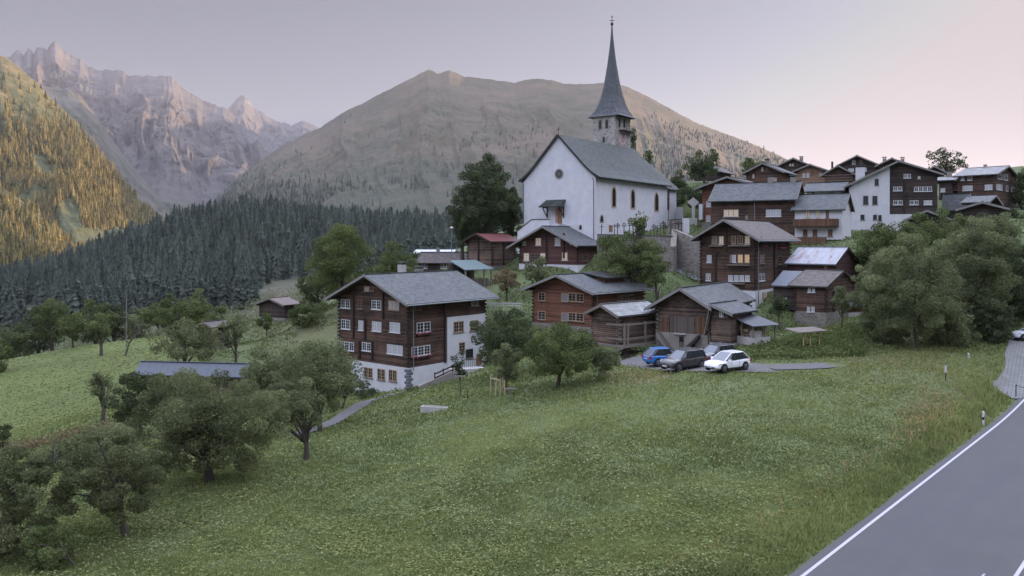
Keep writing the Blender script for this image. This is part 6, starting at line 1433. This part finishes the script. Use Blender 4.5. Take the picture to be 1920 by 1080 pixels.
# ---- walls and fences
def wall_obj(name, label, cat, pts, h, th, mat, cope=None, dz=0.0, depth=1.5):
    """upright wall along world points (x, y, ztop)"""
    mb = MB(); cp = MB()
    for a, b in zip(pts[:-1], pts[1:]):
        a, b = Vector(a), Vector(b); d = (b - a); d.z = 0; d.normalize(); nrm = Vector((d.y, -d.x, 0)) * th / 2
        lo = Vector((0, 0, -h)); mb.hexa([a - nrm + lo, a + nrm + lo, b + nrm + lo, b - nrm + lo, a - nrm, a + nrm, b + nrm, b - nrm])
        n2_ = nrm * 1.25; up = Vector((0, 0, .1)); cp.hexa([a - n2_, a + n2_, b + n2_, b - n2_, a - n2_ + up, a + n2_ + up, b + n2_ + up, b - n2_ + up])
    o = mb.build(name, M[mat]); tag(o, label, cat)
    if cope: cp.build('coping', M[cope], o)
    return o
def wp(px, py, D): return P(px, py, D)
wall_obj('retaining_wall', 'upper stone retaining wall of the churchyard', 'wall', [wp(1120, 440, 116), wp(1222, 442, 116), wp(1262, 443, 115), wp(1268, 434, 117)], 3.6, .7, 'stone', 'slate_light')
wall_obj('retaining_wall', 'lower stone wall along the village road below the churchyard', 'wall', [wp(1195, 464, 113), wp(1262, 462, 113), wp(1265, 430, 116), wp(1318, 452, 112.5), wp(1322, 470, 110)], 5.5, .8, 'stone', None)
wall_obj('churchyard_wall', 'short walled terrace with a white end pier beside the chancel', 'wall', [wp(1254, 413, 121), wp(1283, 410, 123)], 2.6, .4, 'stone', 'slate_brown')
mb = MB(); q = wp(1286, 434, 121); mb.box(q.x - .45, q.x + .45, q.y - .4, q.y + .4, q.z - .3, q.z + 2.0); tag(mb.build('gate_pier', M['white']), 'white square pier at the end of the churchyard terrace', 'pier')
gp = [(1128, 436, 117.6), (1158, 434, 118), (1152, 435, 117.2), (1170, 433, 117.2), (1180, 434, 117.4), (1226, 436, 118), (1238, 434, 118.4), (1247, 436, 117.8), (1232, 438, 117), (1258, 432, 119), (1266, 430, 119.2), (1272, 429, 120), (1278, 430, 119.6), (1244, 430, 119.4)]
for i, (px, py, D) in enumerate(gp):
    q = wp(px, py, D); mb = MB(); mb.bar((0, 0, -.6), (0, 0, 1.25), .10, .08); mb.bar((-.3, 0, .85), (.3, 0, .85), .10, .08)
    if i % 2: mb.lathe((0, 0, .85), [(.26, -.05), (.33, -.05), (.33, .05), (.26, .05), (.26, -.05)], 12, 'y')
    o = mb.build('grave_cross', M['beam' if i % 3 else 'metal_dark']); o.location = q; tag(o, 'small dark grave cross standing along the churchyard wall', 'grave cross', 'grave crosses in the churchyard')
# wayside cross of pale stone
q = wp(1300, 412, 135); mb = MB(); mb.box(-.55, .55, -.4, .4, -1.6, .3); mb.box(-.22, .22, -.18, .18, .3, 2.2); mb.hexa([(-.95, -.16, 2.9), (0, -.16, 2.0), (.95, -.16, 2.9), (0, -.16, 3.8), (-.95, .16, 2.9), (0, .16, 2.0), (.95, .16, 2.9), (0, .16, 3.8)])
o = mb.build('stone_cross', M['concrete']); o.location = q; tag(o, 'pale stone wayside cross with a diamond head behind the chancel', 'stone cross')
# guard rail behind the largest chalet
mb = MB()
for (a, b) in ((912, 975),):
    A0, B0 = wp(912, 568, 103), wp(978, 569, 99); 
    for dz in (0, -.28): mb.bar(A0 + Vector((0, 0, dz)), B0 + Vector((0, 0, dz)), .06, .16)
    for k in range(5): p_ = A0.lerp(B0, k / 4); mb.bar(p_ + Vector((0, 0, -1.0)), p_ + Vector((0, 0, .06)), .1)
tag(mb.build('guard_rail', M['slate_light'] if False else M['concrete']), 'pale double guard rail behind the largest chalet', 'guard rail')
# low wall and railing along the path
a, b = wp(786, 728, 81), wp(850, 700, 82.5); mb = MB(); mb.bar(a + Vector((0, 0, -.2)), b + Vector((0, 0, -.2)), .35, .9); tag(mb.build('path_wall', M['grey_plaster']), 'low rubble wall along the path by the chalet', 'wall')
o = empty('path_fence', 'dark wooden fence of two rails on the path wall', 'fence')
for dz in (.35, .75): mb = MB(); mb.bar(a.lerp(b, .45) + Vector((0, 0, dz)), b + Vector((0, .3, dz)), .07, .13); mb.build('rail', M['beam'], o)
for k in (.45, .7, .98): p_ = a.lerp(b, k); mb = MB(); mb.bar(p_, p_ + Vector((0, 0, .95)), .1); mb.build('fence_post', M['beam'], o)
a, b = wp(848, 692, 83), wp(905, 690, 87); mb = MB(); mb.bar(a + Vector((0, 0, -.5)), b + Vector((0, 0, -.4)), 1.6, 1.0); tag(mb.build('entrance_steps', M['concrete']), 'pale stone landing before the chalet door', 'steps')
mb = MB(); c0, c1 = wp(868, 690, 84), wp(896, 688, 86)
for k in range(9): p_ = c0.lerp(c1, k / 8); mb.bar(p_ + Vector((0, 0, -.1)), p_ + Vector((0, 0, .85)), .03)
mb.bar(c0 + Vector((0, 0, .85)), c1 + Vector((0, 0, .85)), .05); tag(mb.build('railing', M['metal_dark']), 'thin iron railing in front of the chalet entrance', 'railing')
# stone trough
q = G(815, 66.5); o = empty('stone_trough', 'long pale stone trough lying in the grass below the path', 'trough', q, R(-16))
mb = MB(); mb.box(-1.15, 1.15, -.32, .32, -.1, .22); mb.box(-1.15, 1.15, -.32, -.22, .22, .42); mb.box(-1.15, 1.15, .22, .32, .22, .42); mb.box(-1.15, -1.03, -.22, .22, .22, .42); mb.box(1.03, 1.15, -.22, .22, .22, .42); mb.build('basin', M['concrete'], o)
for x in (-.8, .8): mb = MB(); mb.box(x - .15, x + .15, -.28, .28, -.5, -.102); mb.build('block', M['stone'], o)
# stakes round the sapling, bird table, poles
for i, (px, D, h_) in enumerate(((920, 68.2, 1.6), (929, 66.4, 1.15), (931, 68.6, 1.55), (938, 66.6, 1.5), (943, 68.8, 1.1), (946, 66.3, 1.2))):
    mb = MB(); mb.tube([(0, 0, -.4), (0, 0, h_)], .045, 7); o = mb.build('tree_stake', M['beam_pale']); o.location = G(px, D); tag(o, 'pale round stake standing around the young sapling', 'stake', 'stakes around the sapling')
mb = MB(); mb.bar(G(920, 68.2) + Vector((0, 0, 1.2)), G(938, 66.6) + Vector((0, 0, 1.2)), .05, .1); tag(mb.build('stake_crossbar', M['beam_pale']), 'pale crossbar nailed to the sapling stakes', 'crossbar')
for px, D, h_, w_, lb, m_ in ((863, 70, 1.75, .9, 'blue grey post with a flat board on top, left of the sapling', 'tin_blue'), (957, 63.5, .95, .9, 'low post with a pale flat board, right of the sapling stakes', 'beam_grey')):
    o = empty('feeding_post', lb, 'post', G(px, D)); mb = MB(); mb.bar((0, 0, -.4), (0, 0, h_), .10); mb.build('post', M[m_], o); mb = MB(); mb.box(-w_ / 2, w_ / 2, -.12, .12, h_ + .003, h_ + .09); mb.build('board', M['beam_grey'], o)
mb = MB(); mb.tube([(0, 0, -.3), (0, 0, .75)], .05, 6); o = mb.build('short_stake', M['beam']); o.location = G(877, 67.5); tag(o, 'short dark stake right of the blue grey post', 'stake')
mb = MB(); mb.bar((0, 0, 0), Vector(wp(700, 792, 70)) - Vector(wp(797, 735, 78)), .05); o = mb.build('hose', M['paint_line']); o.location = wp(797, 735, 78) + Vector((0, 0, .3)); tag(o, 'pale taut rope running down beside the path', 'rope')
# roofed stand with four yellow posts
q = G(1515, 76); o = empty('post_stand', 'four yellow posts on stone blocks carrying a flat dark roof', 'stand', q, R(20))
for x, y in ((-.95, -.5), (-.15, -.5), (.35, .5), (1.0, -.4)): mb = MB(); mb.bar((x, y, .25), (x, y, 1.75), .09); mb.build('post', m_plain('yellow timber', (.45, .36, .16), .7), o)
mb = MB(); mb.box(-1.15, -.0, -.7, .7, -.6, .25); mb.build('stone_block', M['concrete'], o); mb = MB(); mb.box(.15, 1.2, -.7, .7, -.6, .30); mb.build('stone_block', M['stone'], o)
mb = MB(); mb.hexa([(-1.9, -1.0, 1.72), (1.5, -1.0, 1.78), (1.5, 1.0, 1.95), (-1.9, 1.0, 1.9), (-1.9, -1.0, 1.80), (1.5, -1.0, 1.86), (1.5, 1.0, 2.03), (-1.9, 1.0, 1.98)]); mb.build('roof', M['beam_grey'], o)
# delineator posts
def delineator(label, px, D, h_=.95, tilt=0.0, black=True):
    o = empty('delineator_post', label, 'post', G(px, D)); o.rotation_euler = (0, tilt, R(40))
    mb = MB(); w = .075; mb.hexa([(-w, -.05, -.3), (w, -.05, -.3), (w, .05, -.3), (-w, .05, -.3), (-w, -.05, h_ - .05), (w, -.05, h_ - .05), (w, .05, h_), (-w, .05, h_)]); mb.build('post', M['frame_white'], o)
    if black:
        mb = MB(); mb.hexa([(-w - .004, -.055, h_ * .42), (w + .004, -.055, h_ * .50), (w + .004, .055, h_ * .50), (-w - .004, .055, h_ * .42), (-w - .004, -.055, h_ * .62), (w + .004, -.055, h_ * .70), (w + .004, .055, h_ * .70), (-w - .004, .055, h_ * .62)]); mb.build('black_band', M['black'], o)
        mb = MB(); mb.box(-.03, .03, -.062, -.057, h_ * .54, h_ * .60); mb.build('reflector', m_plain('reflector', (.55, .55, .5), .2), o)
    return o
delineator('white roadside marker post with a black band beside the road', 1844, 52)
delineator('short tilted white marker post on the bank', 1817, 68, .55, R(-14), False)
o = empty('marker_stake', 'thin stake with a white top on the upper edge of the meadow', 'stake', G(1773, 58)); mb = MB(); mb.tube([(0, 0, -.3), (0, 0, .9)], .035, 6); mb.build('stake', M['metal_dark'], o); mb = MB(); mb.box(-.06, .06, -.04, .04, .75, 1.25); mb.build('white_top', M['frame_white'], o)
mb = MB(); mb.tube([(0, 0, -.3), (0, 0, 1.5)], .045, 6); o = mb.build('wooden_stake', M['beam']); o.location = G(1868, 74); tag(o, 'plain brown wooden stake near the parked white car', 'stake')
o = empty('sign_post', 'slim post with a narrow white board beside the parking place', 'sign', G(1898, 81.5)); mb = MB(); mb.tube([(0, 0, -.3), (0, 0, 2.1)], .04, 6); mb.build('post', M['pipe'], o); mb = MB(); mb.box(-.09, .09, -.06, -.042, 1.0, 2.0); mb.build('sign_board', M['frame_white'], o)
o = empty('chain_fence', 'thin dark post with a sagging chain at the edge of the cobbles', 'fence', G(1905, 59.5)); mb = MB(); mb.tube([(0, 0, -.3), (0, 0, 1.0)], .035, 6); mb.build('post', M['metal_dark'], o)
mb = MB(); mb.tube([(0, 0, .95), (.5, -.1, .78), (1.1, -.2, .72), (1.7, -.3, .80), (2.2, -.4, .95), (2.2, -.4, -.3)], .022, 5); mb.build('chain', M['metal_dark'], o)
mb = MB(); mb.tube([(0, 0, -.3), (0, 0, 1.0)], .035, 6); o = mb.build('garden_stake', M['beam_grey']); o.location = G(1258, 63); tag(o, 'grey stake in the grass in front of the off-roader', 'stake')
mb = MB(); mb.tube([(0, 0, 0), (0, 0, 11)], [.12, .08], 6); o = mb.build('flag_pole', M['beam_grey']); o.location = G(237, 165); tag(o, 'tall thin pole rising behind the leafless tree', 'pole')
o = empty('street_lamp', 'street lamp left of the red-roofed barn', 'lamp', P(847, 500, 128)); mb = MB(); mb.tube([(0, 0, -2), (0, 0, 6.0)], .07, 6); mb.build('lamp_post', M['pipe'], o); mb = MB(); mb.lathe((0, 0, 6.0), [(.05, 0), (.32, .12), (.36, .2), (.1, .42), (0, .45)], 10); mb.build('lamp_head', M['frame_white'], o)
# paved drive seam: fence posts on the pasture rim
for i, (px, D) in enumerate(((30, 84), (70, 83), (110, 82), (150, 80))):
    pass
n_ = 1600; rg = np.random.default_rng(5); k_ = rg.uniform(0, 1, n_); hx = -60 + 270 * k_; hD = 86 - 6 * k_; x = (hx - CX) / FPX * hD; p = np.stack([x + rg.normal(0, .5, n_), hD + rg.normal(0, .5, n_), ground(x, hD) + rg.uniform(0, 1.1, n_)], -1)
v, f = leaf_quads(p, .28, rg); o = np_mesh('hedge', v, f, M['leaf_brown'], attr=rg.uniform(0, 1, n_)); link(o); tag(o, 'low brownish hedge along the near edge of the pasture', 'hedge')
# ------------------------------------------------------------------ haze
mb = MB(); mb.box(-15000, 15000, -5900, 21900, -331, 1620)
hm = bpy.data.materials.new('haze air'); hm.use_nodes = True; hn = hm.node_tree.nodes
hn.remove(hn['Principled BSDF']); pv = hn.new('ShaderNodeVolumePrincipled')
pv.inputs['Color'].default_value = (0.76, 0.77, 0.86, 1); pv.inputs['Density'].default_value = 0.000032; pv.inputs['Anisotropy'].default_value = 0.15
hm.node_tree.links.new(pv.outputs[0], hn['Material Output'].inputs['Volume'])
hz = mb.build('haze', hm); tag(hz, kind='stuff'); hz['label'] = 'thin morning haze filling the valley'
hz['category'] = 'haze'
